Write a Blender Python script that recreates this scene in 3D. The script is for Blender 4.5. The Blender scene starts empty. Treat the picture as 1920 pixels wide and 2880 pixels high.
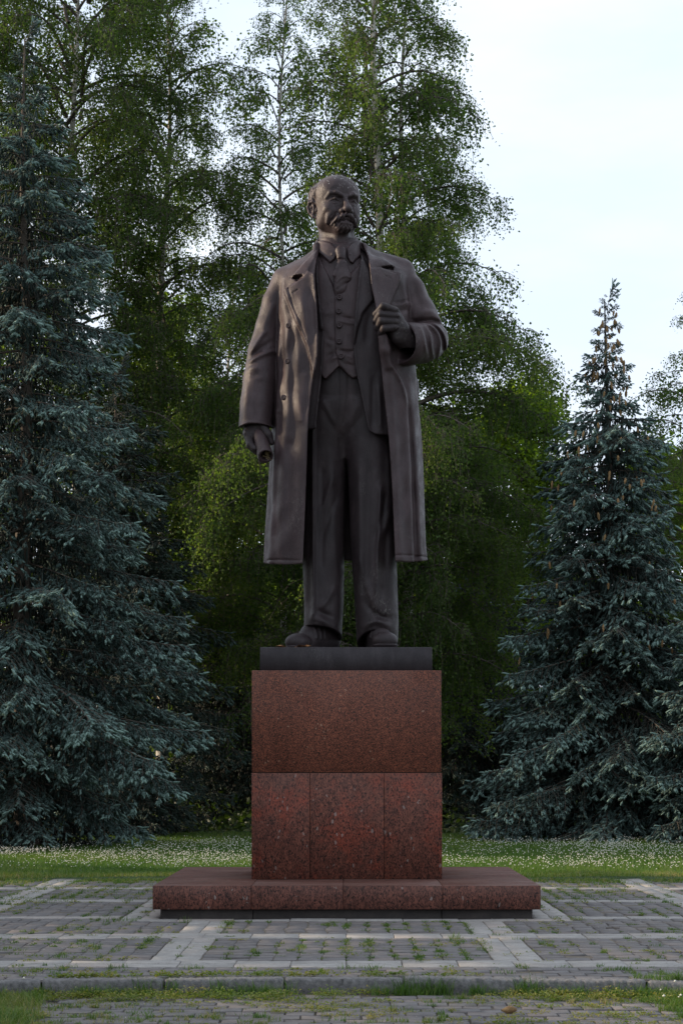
import bpy, math, random
import numpy as np
from mathutils import Vector, Matrix

R = math.radians
scene = bpy.context.scene
# ------------------------------------------------------------------ camera, world, sun, exposure
EYE, CAMY, FPX = 1.6, -20.0, 5141.0            # eye height, camera distance, focal length in photo pixels
PX0, PY0 = 974.0, 2174.0                       # principal point (the camera is level, the view is shifted up)
cam_d = bpy.data.cameras.new('camera')
cam = bpy.data.objects.new('camera', cam_d); scene.collection.objects.link(cam)
cam.location = (0, CAMY, EYE); cam.rotation_euler = (R(90), 0, 0)
cam_d.sensor_fit = 'VERTICAL'; cam_d.sensor_height = 36.0; cam_d.lens = 36.0*FPX/2880
cam_d.shift_x = (960-PX0)/2880; cam_d.shift_y = (PY0-1440)/2880
cam_d.clip_start = 0.1; cam_d.clip_end = 2000
scene.camera = cam

SUN_EL, SUN_AZ = 16.0, -80.0                   # azimuth from +Y towards +X
sdir = Vector((math.sin(R(SUN_AZ))*math.cos(R(SUN_EL)), math.cos(R(SUN_AZ))*math.cos(R(SUN_EL)), math.sin(R(SUN_EL))))
world = bpy.data.worlds.new('World'); scene.world = world; world.use_nodes = True
wn = world.node_tree; wn.nodes.clear()
sky = wn.nodes.new('ShaderNodeTexSky'); sky.sky_type = 'NISHITA'; sky.sun_disc = False
sky.sun_elevation = R(SUN_EL); sky.sun_rotation = R(SUN_AZ); sky.dust_density = 3.0; sky.ozone_density = 1.5; sky.air_density = 1.0
bg = wn.nodes.new('ShaderNodeBackground'); bg.inputs['Strength'].default_value = 0.13
wo = wn.nodes.new('ShaderNodeOutputWorld')
# thin high cloud veil: pulls the clear-sky blue towards a milky white
tc = wn.nodes.new('ShaderNodeTexCoord')
mp = wn.nodes.new('ShaderNodeMapping'); mp.inputs['Scale'].default_value = (1.0, 1.0, 3.2)
nz = wn.nodes.new('ShaderNodeTexNoise'); nz.inputs['Scale'].default_value = 3.2; nz.inputs['Detail'].default_value = 6; nz.inputs['Roughness'].default_value = 0.55
cr = wn.nodes.new('ShaderNodeMapRange'); cr.inputs[1].default_value = 0.35; cr.inputs[2].default_value = 0.75
cr.inputs[3].default_value = 0.80; cr.inputs[4].default_value = 0.93
mx = wn.nodes.new('ShaderNodeMix'); mx.data_type = 'RGBA'
cr2 = wn.nodes.new('ShaderNodeMapRange'); cr2.inputs[1].default_value = 0.42; cr2.inputs[2].default_value = 0.66; cr2.inputs[3].default_value = 0.0; cr2.inputs[4].default_value = 1.0
mc = wn.nodes.new('ShaderNodeMix'); mc.data_type = 'RGBA'; mc.inputs[6].default_value = (6.7, 7.6, 8.9, 1); mc.inputs[7].default_value = (7.4, 8.0, 8.8, 1)
wn.links.new(nz.outputs['Fac'], cr2.inputs[0]); wn.links.new(cr2.outputs[0], mc.inputs[0]); wn.links.new(mc.outputs[2], mx.inputs[7])
wn.links.new(tc.outputs['Generated'], mp.inputs['Vector']); wn.links.new(mp.outputs[0], nz.inputs['Vector'])
wn.links.new(nz.outputs['Fac'], cr.inputs[0]); wn.links.new(cr.outputs[0], mx.inputs[0])
wn.links.new(sky.outputs[0], mx.inputs[6]); wn.links.new(mx.outputs[2], bg.inputs['Color']); wn.links.new(bg.outputs[0], wo.inputs['Surface'])

sun_d = bpy.data.lights.new('sun', 'SUN'); sun_d.energy = 4.8; sun_d.angle = R(0.9); sun_d.color = (1.0, 0.80, 0.58)
sun = bpy.data.objects.new('sun', sun_d); scene.collection.objects.link(sun)
sun.location = (-20, 0, 20); sun.rotation_euler = sdir.to_track_quat('Z', 'Y').to_euler()

vs = scene.view_settings
vs.view_transform = 'Standard'; vs.look = 'None'; vs.gamma = 1.0; vs.use_curve_mapping = False; vs.exposure = 0.24
scene.render.engine = 'CYCLES'
cy = scene.cycles
cy.use_denoising = True; cy.max_bounces = 7; cy.diffuse_bounces = 4; cy.glossy_bounces = 2; cy.transmission_bounces = 4; cy.transparent_max_bounces = 4
cy.caustics_reflective = False; cy.caustics_refractive = False

# ------------------------------------------------------------------ helpers
COL = scene.collection
def link(o): COL.objects.link(o); return o
def tag(o, label=None, cat=None, group=None, kind=None):
    for k, v in (('label', label), ('category', cat), ('group', group), ('kind', kind)):
        if v: o[k] = v
    return o
def empty(name, loc=(0, 0, 0), rz=0, label=None, cat=None, group=None):
    o = bpy.data.objects.new(name, None); o.location = loc; o.rotation_euler = (0, 0, rz); o.empty_display_size = 0.2
    link(o); tag(o, label, cat, group); return o
def mesh_np(name, V, F, mat=None, smooth=False, attr=None):
    """V (n,3) float, F (m,k) int with k = 3 or 4 -> mesh data; attr: per-vertex value stored as 'tint'."""
    V = np.ascontiguousarray(V, dtype=np.float32); F = np.ascontiguousarray(F, dtype=np.int32)
    me = bpy.data.meshes.new(name)
    m, k = F.shape
    me.vertices.add(len(V)); me.vertices.foreach_set('co', V.ravel())
    me.loops.add(m*k); me.loops.foreach_set('vertex_index', F.ravel())
    me.polygons.add(m); me.polygons.foreach_set('loop_start', np.arange(0, m*k, k, dtype=np.int32))
    me.polygons.foreach_set('loop_total', np.full(m, k, dtype=np.int32))
    if smooth: me.polygons.foreach_set('use_smooth', np.ones(m, dtype=bool))
    if attr is not None:
        a = me.attributes.new('tint', 'FLOAT', 'POINT'); a.data.foreach_set('value', np.ascontiguousarray(attr, dtype=np.float32))
    me.update(calc_edges=True)
    if mat: me.materials.append(mat)
    return me
def obj(name, me, parent=None, loc=(0, 0, 0), rot=(0, 0, 0), scale=(1, 1, 1)):
    o = bpy.data.objects.new(name, me); link(o); o.parent = parent; o.location = loc; o.rotation_euler = rot; o.scale = scale
    return o
def box_vf(x0, x1, y0, y1, z0, z1, b=0.0):
    """box with chamfered top and vertical edges (b) : verts, quads"""
    if b <= 0:
        V = [(x, y, z) for z in (z0, z1) for (x, y) in ((x0, y0), (x1, y0), (x1, y1), (x0, y1))]
        F = [(0, 3, 2, 1), (4, 5, 6, 7), (0, 1, 5, 4), (1, 2, 6, 5), (2, 3, 7, 6), (3, 0, 4, 7)]
        return V, F
    def ring(d, z):
        return [(x0+d, y0, z), (x1-d, y0, z), (x1, y0+d, z), (x1, y1-d, z), (x1-d, y1, z), (x0+d, y1, z), (x0, y1-d, z), (x0, y0+d, z)]
    def inner(e, z):
        c = e*0.6
        return [(x0+e+c, y0+e, z), (x1-e-c, y0+e, z), (x1-e, y0+e+c, z), (x1-e, y1-e-c, z), (x1-e-c, y1-e, z), (x0+e+c, y1-e, z), (x0+e, y1-e-c, z), (x0+e, y0+e+c, z)]
    V = inner(b, z0) + ring(b, z0+b) + ring(b, z1-b) + inner(b, z1)
    F = []
    for L in range(3):
        for i in range(8):
            j = (i+1) % 8
            F.append((L*8+i, L*8+j, (L+1)*8+j, (L+1)*8+i))
    for a, flip in ((0, True), (24, False)):
        q = [(0, 1, 2, 7), (7, 2, 3, 6), (6, 3, 4, 5)]
        for f in q:
            f = tuple(a+i for i in f); F.append(f[::-1] if flip else f)
    return V, F
def box_mesh(name, x0, x1, y0, y1, z0, z1, b, mat):
    V, F = box_vf(x0, x1, y0, y1, z0, z1, b)
    return mesh_np(name, V, F, mat)
def at(px, py, Y):
    d = Y - CAMY
    return Vector(((px-PX0)*d/FPX, Y, EYE+(PY0-py)*d/FPX))
def ground_y(py, z=0.0):
    return (EYE-z)*FPX/(py-PY0) + CAMY

# ------------------------------------------------------------------ materials
def new_mat(name):
    m = bpy.data.materials.new(name); m.use_nodes = True
    nt = m.node_tree; b = nt.nodes['Principled BSDF']; return m, nt, b
def nd(nt, t, **kw):
    n = nt.nodes.new(t)
    for k, v in kw.items():
        if k.startswith('i_'): n.inputs[int(k[2:])].default_value = v
        elif k in n.inputs: n.inputs[k].default_value = v
        else: setattr(n, k, v)
    return n
def ramp(nt, src, stops, interp='LINEAR'):
    r = nt.nodes.new('ShaderNodeValToRGB'); r.color_ramp.interpolation = interp
    while len(r.color_ramp.elements) < len(stops): r.color_ramp.elements.new(0.5)
    for e, (p, c) in zip(r.color_ramp.elements, stops):
        e.position = p; e.color = (*c, 1) if len(c) == 3 else c
    nt.links.new(src, r.inputs[0]); return r.outputs[0]
def mixc(nt, fac, a, b, mode='MIX'):
    m = nt.nodes.new('ShaderNodeMix'); m.data_type = 'RGBA'; m.blend_type = mode
    for sock, v in ((0, fac), (6, a), (7, b)):
        if hasattr(v, 'is_linked'): nt.links.new(v, m.inputs[sock])
        elif isinstance(v, (int, float)): m.inputs[sock].default_value = v
        else: m.inputs[sock].default_value = (*v, 1)
    return m.outputs[2]
def bump(nt, b, height, strength=0.3, dist=0.01):
    n = nt.nodes.new('ShaderNodeBump'); n.inputs['Strength'].default_value = strength; n.inputs['Distance'].default_value = dist
    nt.links.new(height, n.inputs['Height']); nt.links.new(n.outputs[0], b.inputs['Normal'])
def objco(nt, scale=(1, 1, 1)):
    t = nt.nodes.new('ShaderNodeTexCoord'); m = nt.nodes.new('ShaderNodeMapping'); m.inputs['Scale'].default_value = scale
    nt.links.new(t.outputs['Object'], m.inputs[0]); return m.outputs[0]
def posco(nt, scale=(1, 1, 1), rot=(0, 0, 0)):
    t = nt.nodes.new('ShaderNodeNewGeometry'); m = nt.nodes.new('ShaderNodeMapping'); m.inputs['Scale'].default_value = scale
    m.inputs['Rotation'].default_value = rot
    nt.links.new(t.outputs['Position'], m.inputs[0]); return m.outputs[0]
def noise(nt, co, scale, detail=3, rough=0.5, dist=0.0):
    n = nd(nt, 'ShaderNodeTexNoise'); n.inputs['Scale'].default_value = scale; n.inputs['Detail'].default_value = detail
    n.inputs['Roughness'].default_value = rough; n.inputs['Distortion'].default_value = dist
    nt.links.new(co, n.inputs['Vector']); return n.outputs['Fac']
def voro(nt, co, scale, out='Color', feature='F1', rnd=1.0):
    n = nd(nt, 'ShaderNodeTexVoronoi', feature=feature); n.inputs['Scale'].default_value = scale; n.inputs['Randomness'].default_value = rnd
    nt.links.new(co, n.inputs['Vector']); return n.outputs[out]
def sep(nt, c):
    s = nt.nodes.new('ShaderNodeSeparateColor'); nt.links.new(c, s.inputs[0]); return s.outputs[0]

def granite(name, red, brown, dark, light, sc=1.0, dk=0.52, st=0.5, rough=0.42, blot=None, lt=0.055, spec=0.16, big=0.5):
    """polished granite: brown and red feldspar grains, fine black mica, a few pale crystals, weather stains"""
    m, nt, b = new_mat(name)
    co = posco(nt, (1, 1, st), (0, 0.15, 0.1)); cu = posco(nt)
    base = ramp(nt, noise(nt, co, 42*sc, 5, 0.75, 0.4), [(0.38, brown), (0.60, red)])
    if blot: base = mixc(nt, ramp(nt, noise(nt, cu, 1.9, 5, 0.7), [(0.50, (0, 0, 0)), (0.66, (0.9, 0.9, 0.9))]), base, blot)
    base = mixc(nt, 0.8, base, ramp(nt, sep(nt, voro(nt, co, 120*sc)), [(0.0, (0.62, 0.62, 0.62)), (1.0, (1.12, 1.12, 1.12))]), 'MULTIPLY')
    c = mixc(nt, ramp(nt, noise(nt, co, 105*sc, 4, 0.8), [(dk, (0, 0, 0)), (dk+0.045, (1, 1, 1))]), base, dark)
    lc = nd(nt, 'ShaderNodeMath', operation='MULTIPLY'); nt.links.new(sep(nt, voro(nt, co, 75*sc)), lc.inputs[0]); nt.links.new(ramp(nt, noise(nt, cu, 5, 3), [(0.4, (0.85, 0.85, 0.85)), (0.6, (1.0, 1.0, 1.0))]), lc.inputs[1])
    c = mixc(nt, ramp(nt, lc.outputs[0], [(1-lt, (0, 0, 0)), (1-lt+0.01, (0.75, 0.75, 0.75))]), c, light)
    grime = noise(nt, posco(nt, (1, 1, 0.35)), 1.5, 6, 0.7)
    c = mixc(nt, big, c, ramp(nt, grime, [(0.3, (0.45, 0.42, 0.42)), (0.62, (1.05, 1.05, 1.05))]), 'MULTIPLY')
    # dust and dried puddles lie on faces that look up
    g = nd(nt, 'ShaderNodeNewGeometry'); sx = nd(nt, 'ShaderNodeSeparateXYZ'); nt.links.new(g.outputs['Normal'], sx.inputs[0])
    st_ = ramp(nt, noise(nt, posco(nt, (0.7, 2.6, 1)), 1.6, 6, 0.72, 0.5), [(0.42, (0.10, 0.10, 0.10)), (0.68, (0.85, 0.85, 0.85))])
    up = mixc(nt, 1.0, st_, sx.outputs[2], 'MULTIPLY')
    c = mixc(nt, up, c, (0.165, 0.098, 0.080))
    nt.links.new(c, b.inputs['Base Color'])
    nt.links.new(ramp(nt, noise(nt, cu, 3, 5, 0.7), [(0.3, (rough-0.06,)*3), (0.7, (rough+0.16,)*3)]), b.inputs['Roughness'])
    b.inputs['Specular IOR Level'].default_value = spec
    bump(nt, b, noise(nt, co, 90*sc, 3, 0.7), 0.10, 0.002)
    return m
M = {}
M['granite_up'] = granite('granite_brown', (0.300, 0.100, 0.058), (0.150, 0.052, 0.034), (0.022, 0.018, 0.015), (0.34, 0.21, 0.15), 0.78, 0.50, 1.0, 0.5, None, 0.03)
M['granite_lo'] = granite('granite_red', (0.215, 0.078, 0.052), (0.105, 0.042, 0.031), (0.015, 0.011, 0.011), (0.26, 0.20, 0.18), 0.66, 0.52, 0.5, 0.55, (0.270, 0.060, 0.034), 0.05)
M['granite_slab'] = granite('granite_slab', (0.205, 0.080, 0.058), (0.098, 0.044, 0.034), (0.015, 0.011, 0.011), (0.26, 0.21, 0.19), 0.66, 0.52, 0.5, 0.55, None, 0.05)

def stone_mat(name, lo, hi, warm, rough=0.75, sc=1.0, spot=0.25):
    m, nt, b = new_mat(name); co = posco(nt)
    oi = nd(nt, 'ShaderNodeObjectInfo')
    at_ = nd(nt, 'ShaderNodeAttribute', attribute_name='tint')
    rnd = nd(nt, 'ShaderNodeMath', operation='ADD'); nt.links.new(oi.outputs['Random'], rnd.inputs[0]); nt.links.new(at_.outputs['Fac'], rnd.inputs[1])
    fr = nd(nt, 'ShaderNodeMath', operation='FRACT'); nt.links.new(rnd.outputs[0], fr.inputs[0])
    c = ramp(nt, noise(nt, co, 9*sc, 6, 0.65), [(0.3, lo), (0.7, hi)])
    c = mixc(nt, ramp(nt, fr.outputs[0], [(0.78, (0, 0, 0)), (1.0, (0.5, 0.5, 0.5))]), c, warm)
    sm = ramp(nt, fr.outputs[0], [(0.0, (0.84, 0.84, 0.84)), (0.6, (1.0, 1.0, 1.0))]); c = mixc(nt, 1.0, c, sm, 'MULTIPLY')
    # dirt and sand drifts
    d = noise(nt, co, 0.9*sc, 5, 0.7)
    c = mixc(nt, ramp(nt, d, [(0.52, (0, 0, 0)), (0.75, (spot*1.6,)*3)]), c, (0.22, 0.17, 0.125))
    sp = sep(nt, voro(nt, co, 140*sc)); c = mixc(nt, ramp(nt, sp, [(0.0, (0.35, 0.35, 0.35)), (0.2, (0, 0, 0))]), c, (0.03, 0.03, 0.03))
    nt.links.new(c, b.inputs['Base Color']); b.inputs['Roughness'].default_value = rough
    h_ = mixc(nt, 0.5, noise(nt, co, 45*sc, 5, 0.7), noise(nt, co, 9*sc, 4, 0.6)); bump(nt, b, h_, 0.55, 0.010*sc)
    return m
M['paver'] = stone_mat('dark_paver', (0.094, 0.085, 0.084), (0.165, 0.150, 0.146), (0.190, 0.150, 0.130))
M['strip'] = stone_mat('pale_slab', (0.23, 0.215, 0.20), (0.36, 0.335, 0.31), (0.33, 0.25, 0.21), spot=0.12)
M['kerb'] = stone_mat('kerb_granite', (0.085, 0.082, 0.082), (0.23, 0.22, 0.215), (0.17, 0.16, 0.15), rough=0.9, sc=3.0, spot=0.1)

m, nt, b = new_mat('soil'); co = posco(nt)
c = ramp(nt, noise(nt, co, 3, 6, 0.7), [(0.3, (0.075, 0.064, 0.053)), (0.7, (0.14, 0.118, 0.094))])
c = mixc(nt, ramp(nt, noise(nt, co, 25, 3), [(0.5, (0, 0, 0)), (0.6, (0.6, 0.6, 0.6))]), c, (0.16, 0.125, 0.07))
nt.links.new(c, b.inputs['Base Color']); b.inputs['Roughness'].default_value = 0.95; bump(nt, b, noise(nt, co, 40, 4), 0.6, 0.01); M['soil'] = m
m, nt, b = new_mat('lawn_ground'); co = posco(nt)
c = ramp(nt, noise(nt, co, 6, 6, 0.7), [(0.3, (0.022, 0.05, 0.014)), (0.7, (0.05, 0.085, 0.02))])
nt.links.new(c, b.inputs['Base Color']); b.inputs['Roughness'].default_value = 0.95; bump(nt, b, noise(nt, co, 30, 4), 0.8, 0.03); M['lawn'] = m
m, nt, b = new_mat('concrete_dark'); co = posco(nt)
nt.links.new(ramp(nt, noise(nt, co, 6, 6, 0.7), [(0.3, (0.022, 0.019, 0.018)), (0.7, (0.055, 0.045, 0.040))]), b.inputs['Base Color']); b.inputs['Roughness'].default_value = 0.9
bump(nt, b, noise(nt, co, 40, 4), 0.4, 0.005); M['concrete'] = m

# painted bronze of the statue
def bronze(name, lo, hi, rough=0.54, scratch=0.5, head=False):
    m, nt, b = new_mat(name); co = posco(nt)
    n1 = noise(nt, co, 2.4, 6, 0.65)
    c = ramp(nt, n1, [(0.3, lo), (0.72, hi)])
    c = mixc(nt, ramp(nt, noise(nt, co, 38, 4, 0.7), [(0.35, (0.0, 0, 0)), (0.75, (0.35, 0.35, 0.35))]), c, tuple(v*0.55 for v in lo))
    c = mixc(nt, ramp(nt, noise(nt, posco(nt, (1, 1, 0.25)), 7, 5, 0.7), [(0.48, (0, 0, 0)), (0.75, (0.55, 0.55, 0.55))]), c, tuple(v*1.6 for v in hi))
    # fine pale scratches: thin level lines of a stretched noise, gathered in a few patches
    pt = ramp(nt, noise(nt, co, 1.1, 3), [(0.54, (0, 0, 0)), (0.66, (1, 1, 1))])
    s = noise(nt, posco(nt, (1, 1, 0.5), (0.3, 0.6, 0.2)), 20, 2, 0.5, 1.2)
    ln = ramp(nt, s, [(0.488, (0, 0, 0)), (0.497, (1, 1, 1)), (0.503, (1, 1, 1)), (0.512, (0, 0, 0))])
    f = mixc(nt, 1.0, ln, pt, 'MULTIPLY'); f = mixc(nt, 1.0, f, (scratch*0.6,)*3, 'MULTIPLY')
    c = mixc(nt, f, c, (0.26, 0.24, 0.22))
    if head:   # chipped paint on the crown
        z = nd(nt, 'ShaderNodeSeparateXYZ'); g = nd(nt, 'ShaderNodeNewGeometry'); nt.links.new(g.outputs['Position'], z.inputs[0])
        zz = nd(nt, 'ShaderNodeMapRange', i_1=8.50, i_2=8.66); nt.links.new(z.outputs[2], zz.inputs[0])
        sp = ramp(nt, noise(nt, posco(nt, (1, 1, 0.6)), 34, 2, 0.5, 1.5), [(0.645, (0, 0, 0)), (0.67, (1, 1, 1))])
        c = mixc(nt, mixc(nt, 1.0, sp, zz.outputs[0], 'MULTIPLY'), c, (0.36, 0.34, 0.33))
    nt.links.new(c, b.inputs['Base Color'])
    nt.links.new(ramp(nt, noise(nt, co, 9, 4), [(0.3, (rough-0.08,)*3), (0.7, (rough+0.14,)*3)]), b.inputs['Roughness'])
    b.inputs['Specular IOR Level'].default_value = 0.24
    h = mixc(nt, 0.5, noise(nt, co, 22, 5, 0.65), noise(nt, co, 120, 3, 0.6))
    bump(nt, b, h, 0.5, 0.016)
    return m
M['bronze'] = bronze('bronze_paint', (0.036, 0.0235, 0.0250), (0.065, 0.0425, 0.0445), rough=0.43)
M['bronze_shaded'] = bronze('bronze_shaded', (0.022, 0.0155, 0.0165), (0.040, 0.0285, 0.030), rough=0.46, scratch=0.9)  # same statue paint, with the shade over trousers and shoes put into its colour
M['bronze_head'] = bronze('bronze_head', (0.036, 0.0245, 0.0255), (0.065, 0.0445, 0.0460), rough=0.42, head=True)
M['bronze_plate'] = bronze('bronze_plate', (0.024, 0.019, 0.021), (0.040, 0.033, 0.036), rough=0.5)
# ------------------------------------------------------------------ ground, paving, kerb
rs = np.random.RandomState(11); rnd = random.Random(5)
def sheet(name, x0, x1, y0, y1, z, mat, nx=2, ny=2, fn=None):
    xs = np.linspace(x0, x1, nx); ys = np.linspace(y0, y1, ny); X, Y = np.meshgrid(xs, ys)
    Z = np.full(X.shape, z) if fn is None else fn(X, Y)
    V = np.stack([X.ravel(), Y.ravel(), Z.ravel()], 1); i = (np.arange(ny-1)[:, None]*nx+np.arange(nx-1)[None]).ravel()
    return tag(obj(name, mesh_np(name, V, np.stack([i, i+1, i+nx+1, i+nx], 1), mat, True)), kind='structure')
sheet('ground', -700, 700, -200, 900, -0.20, M['lawn'], 60, 60)
def kerb_y(x): return -5.84-0.034*x*x
def lawn_z(X, Y):
    z = 0.02+0.03*np.sin(X*0.9+1)*np.sin(Y*0.7)+0.006*np.maximum(Y-8, 0)
    return np.where(Y < 7.4, -0.05, z)
sheet('lawn', -30, 30, 7.0, 60, 0.0, M['lawn'], 160, 140, lawn_z)
plaza = sheet('plaza', -9, 9, -5.9, 7.3, -0.012, M['soil'], 46, 34, lambda X, Y: np.where((Y < kerb_y(X)+0.05), -0.13, -0.012+0.004*np.sin(X*3)*np.sin(Y*2)))
path = sheet('path', -9, 9, -14, -5.2, -0.115, M['soil'], 30, 20)
tag(sheet('verge', -9, -2.55, -14, -6.0, -0.10, M['lawn'], 8, 8), kind='structure')

def stone_var(name, w, d, h, b, mat, seed, rough=0.004):
    r = np.random.RandomState(seed)
    V, F = box_vf(-w/2, w/2, -d/2, d/2, -h, 0, b); V = np.array(V); V += r.uniform(-rough, rough, V.shape)
    return mesh_np(name, V, F[1:] if False else F, mat)
PW, PD = 0.205, 0.215
paver_vars = [stone_var('paver', PW-0.001-0.002*(k % 3), PD-0.001-0.003*(k % 2), 0.05, 0.0035, M['paver'], k, 0.0035) for k in range(6)]
def strips_y():  # transverse pale strips (y0, y1, x ranges)
    return [(-4.92, -4.42, [(-9, 9)]), (-2.28, -1.82, [(-9, 9)]), (-0.22, 0.02, [(-2.45, 2.45)]), (0.12, 0.40, [(-9, -2.5), (2.5, 9)]), (2.72, 3.08, [(-9, -2.5), (2.5, 9)]), (5.2, 5.58, [(-9, -2.0), (2.0, 9)])]
bands = [(-5.75, -4.95, 'all'), (-4.39, -2.31, 'mid'), (-1.79, -0.25, 'mid'), (-0.22, 0.10, 'side0'), (0.43, 2.69, 'side'), (3.11, 5.17, 'side'), (5.61, 7.2, 'side2')]
segs = {'all': [(-9, 9)], 'mid': [(-9, -1.69), (-1.25, 1.25), (1.69, 9)], 'side0': [(-9, -2.49), (2.49, 9)], 'side': [(-9, -4.44), (-3.98, -2.49), (2.49, 3.98), (4.44, 9)],
        'side2': [(-9, -4.44), (-3.98, 3.98), (4.44, 9)]}
pav = []      # (x, y, z, sx, sy)
for y0, y1, key in bands:
    for x0, x1 in segs[key]:
        nx = max(1, round((x1-x0)/0.213)); ny = max(1, round((y1-y0)/0.223)); dx = (x1-x0)/nx; dy = (y1-y0)/ny
        for j in range(ny):
            off = rs.uniform(-0.02, 0.02)+(0.10 if (key == 'all' and j % 2) else 0)
            for i in range(nx):
                x = x0+(i+0.5)*dx+off*(0 < i < nx-1); y = y0+(j+0.5)*dy
                if y0 == -5.75: y = kerb_y(x)+0.17+(j+0.5)*(y1-kerb_y(x)-0.17)/ny; sy = (y1-kerb_y(x)-0.17)/ny/0.223
                else: sy = dy/0.223
                if rs.rand() < 0.012: continue
                pav.append((x, y, -0.002+rs.uniform(-0.0035, 0.0035)-0.012*(rs.rand() < 0.04), dx/0.213, sy, 0))
for j in range(38):
    y = kerb_y(0)-0.30-j*0.19
    for i in range(-40, 41):
        x = i*0.213+(0.1 if j % 2 else 0)+rs.uniform(-0.006, 0.006); yy = y-0.034*x*x*0.6
        if x < -2.2-0.1*rs.rand()+0.1*(yy+7) or yy > kerb_y(x)-0.10 or (x > 3.0 and yy > -7.6): continue
        pav.append((x, yy, -0.102+rs.uniform(-0.006, 0.006), 1.0, 0.86, 1))
def in_view(x, y, z):
    d = y-CAMY
    return d > 0 and -20 < PX0+x*FPX/d < 1940 and PY0+(EYE-z)*FPX/d < 2895
for who, parent in ((0, plaza), (1, path)):
    L = sorted([p for p in pav if p[5] == who], key=lambda p: (not in_view(p[0], p[1], p[2]), p[1]))
    for k, (x, y, z, sx, sy, _) in enumerate(L[:300]):
        o = obj('paver', paver_vars[rnd.randrange(6)], parent, (x, y, z), (rs.normal(0, 0.006), rs.normal(0, 0.006), rs.normal(0, 0.012)+(math.pi if rs.rand() < 0.5 else 0)), (sx, sy, 1))
    VV, FF, TT = [], [], []; n0 = 0
    for (x, y, z, sx, sy, _) in L[300:]:
        V, F = box_vf(-PW/2*sx+0.004, PW/2*sx-0.004, -PD/2*sy+0.004, PD/2*sy-0.004, -0.05, 0, 0.009)
        V = np.array(V)+rs.uniform(-0.003, 0.003, (len(V), 3)); V[:, 2] += V[:, 0]*rs.normal(0, 0.01)+V[:, 1]*rs.normal(0, 0.01)
        VV.append(V+(x, y, z)); FF.append(np.array(F)+n0); TT.append(np.full(len(V), rs.rand())); n0 += len(V)
    if VV: tag(obj('pavers', mesh_np('pavers', np.concatenate(VV), np.concatenate(FF), M['paver'], attr=np.concatenate(TT)), parent), kind='stuff')
slab_cache = {}
def slab(x, y, w, d, z=0.0):
    key = (round(w, 2), round(d, 2))
    if key not in slab_cache: slab_cache[key] = [stone_var('paving_slab', w-0.006, d-0.006, 0.05, 0.006, M['strip'], 50+k, 0.003) for k in range(3)]
    obj('paving_slab', slab_cache[key][rnd.randrange(3)], plaza, (x, y, z+rs.uniform(-0.003, 0.005)), (rs.normal(0, 0.006), rs.normal(0, 0.006), rs.normal(0, 0.004)))
for y0, y1, xr in strips_y():
    rows = 2 if y1-y0 > 0.42 else 1; dy = (y1-y0)/rows
    for r_ in range(rows):
        for x0, x1 in xr:
            x0 = max(x0, -5.6); x1 = min(x1, 5.6)
            n = max(1, round((x1-x0)/(0.46 if rows == 2 else 0.62))); dx = (x1-x0)/n
            for i in range(n): slab(x0+(i+0.5)*dx, y0+(r_+0.5)*dy, dx, dy)
for sgn in (-1, 1):
    for (xc, y0, y1) in ((1.47, -4.40, -2.30), (1.47, -1.80, -0.24), (2.26, 0.04, 5.18), (4.21, 0.42, 2.70), (4.21, 3.10, 5.18), (4.21, 5.6, 7.6)):
        n = max(1, round((y1-y0)/0.42)); dy = (y1-y0)/n
        for i in range(n):
            for k in (-1, 1): slab(sgn*xc+k*0.105, y0+(i+0.5)*dy+0.0, 0.208, dy)
kerb = empty('kerb', (0, -5.84, -0.1)); kerb['kind'] = 'structure'
edges = np.arange(-8.2, 8.3, 0.925)+0.32
for a, b_ in zip(edges[:-1], edges[1:]):
    xc = (a+b_)/2; ang = math.atan2(kerb_y(b_)-kerb_y(a), b_-a); L_ = math.hypot(b_-a, kerb_y(b_)-kerb_y(a))
    nx = 60
    # subdivided rounded block, rough hewn
    prof = [(0.006, -0.14), (-0.002, -0.07), (0.0, -0.010), (0.010, 0.006), (0.07, 0.010), (0.13, 0.010), (0.150, 0.0), (0.155, -0.14)]
    m_ = len(prof); V = []
    for i in range(nx+1):
        t = i/nx; xx = -L_/2+0.006+t*(L_-0.012); e = min(t, 1-t)*L_
        for (py_, pz_) in prof:
            pin = 0.012*math.exp(-e/0.012)
            V.append((xx, py_+rs.normal(0, 0.0045)+(pin if py_ < 0.05 else -pin), pz_+rs.normal(0, 0.0025)-(pin if pz_ > -0.03 else 0)))
    F = []
    for i in range(nx):
        for j in range(m_-1): F.append((i*m_+j, i*m_+j+1, (i+1)*m_+j+1, (i+1)*m_+j)[::-1])
    for e0 in (0, nx*m_):
        F += [(e0+0, e0+1, e0+6, e0+7) if e0 == 0 else (e0+7, e0+6, e0+1, e0+0), (e0+1, e0+2, e0+5, e0+6) if e0 == 0 else (e0+6, e0+5, e0+2, e0+1), (e0+2, e0+3, e0+4, e0+5) if e0 == 0 else (e0+5, e0+4, e0+3, e0+2)]
    o = obj('kerb_stone', mesh_np('kerb_stone', V, F, M['kerb']), kerb, (xc, kerb_y(xc)+5.84+rs.uniform(-0.008, 0.008), 0.1+rs.uniform(-0.004, 0.004)), (0, rs.normal(0, 0.004), ang))

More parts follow.
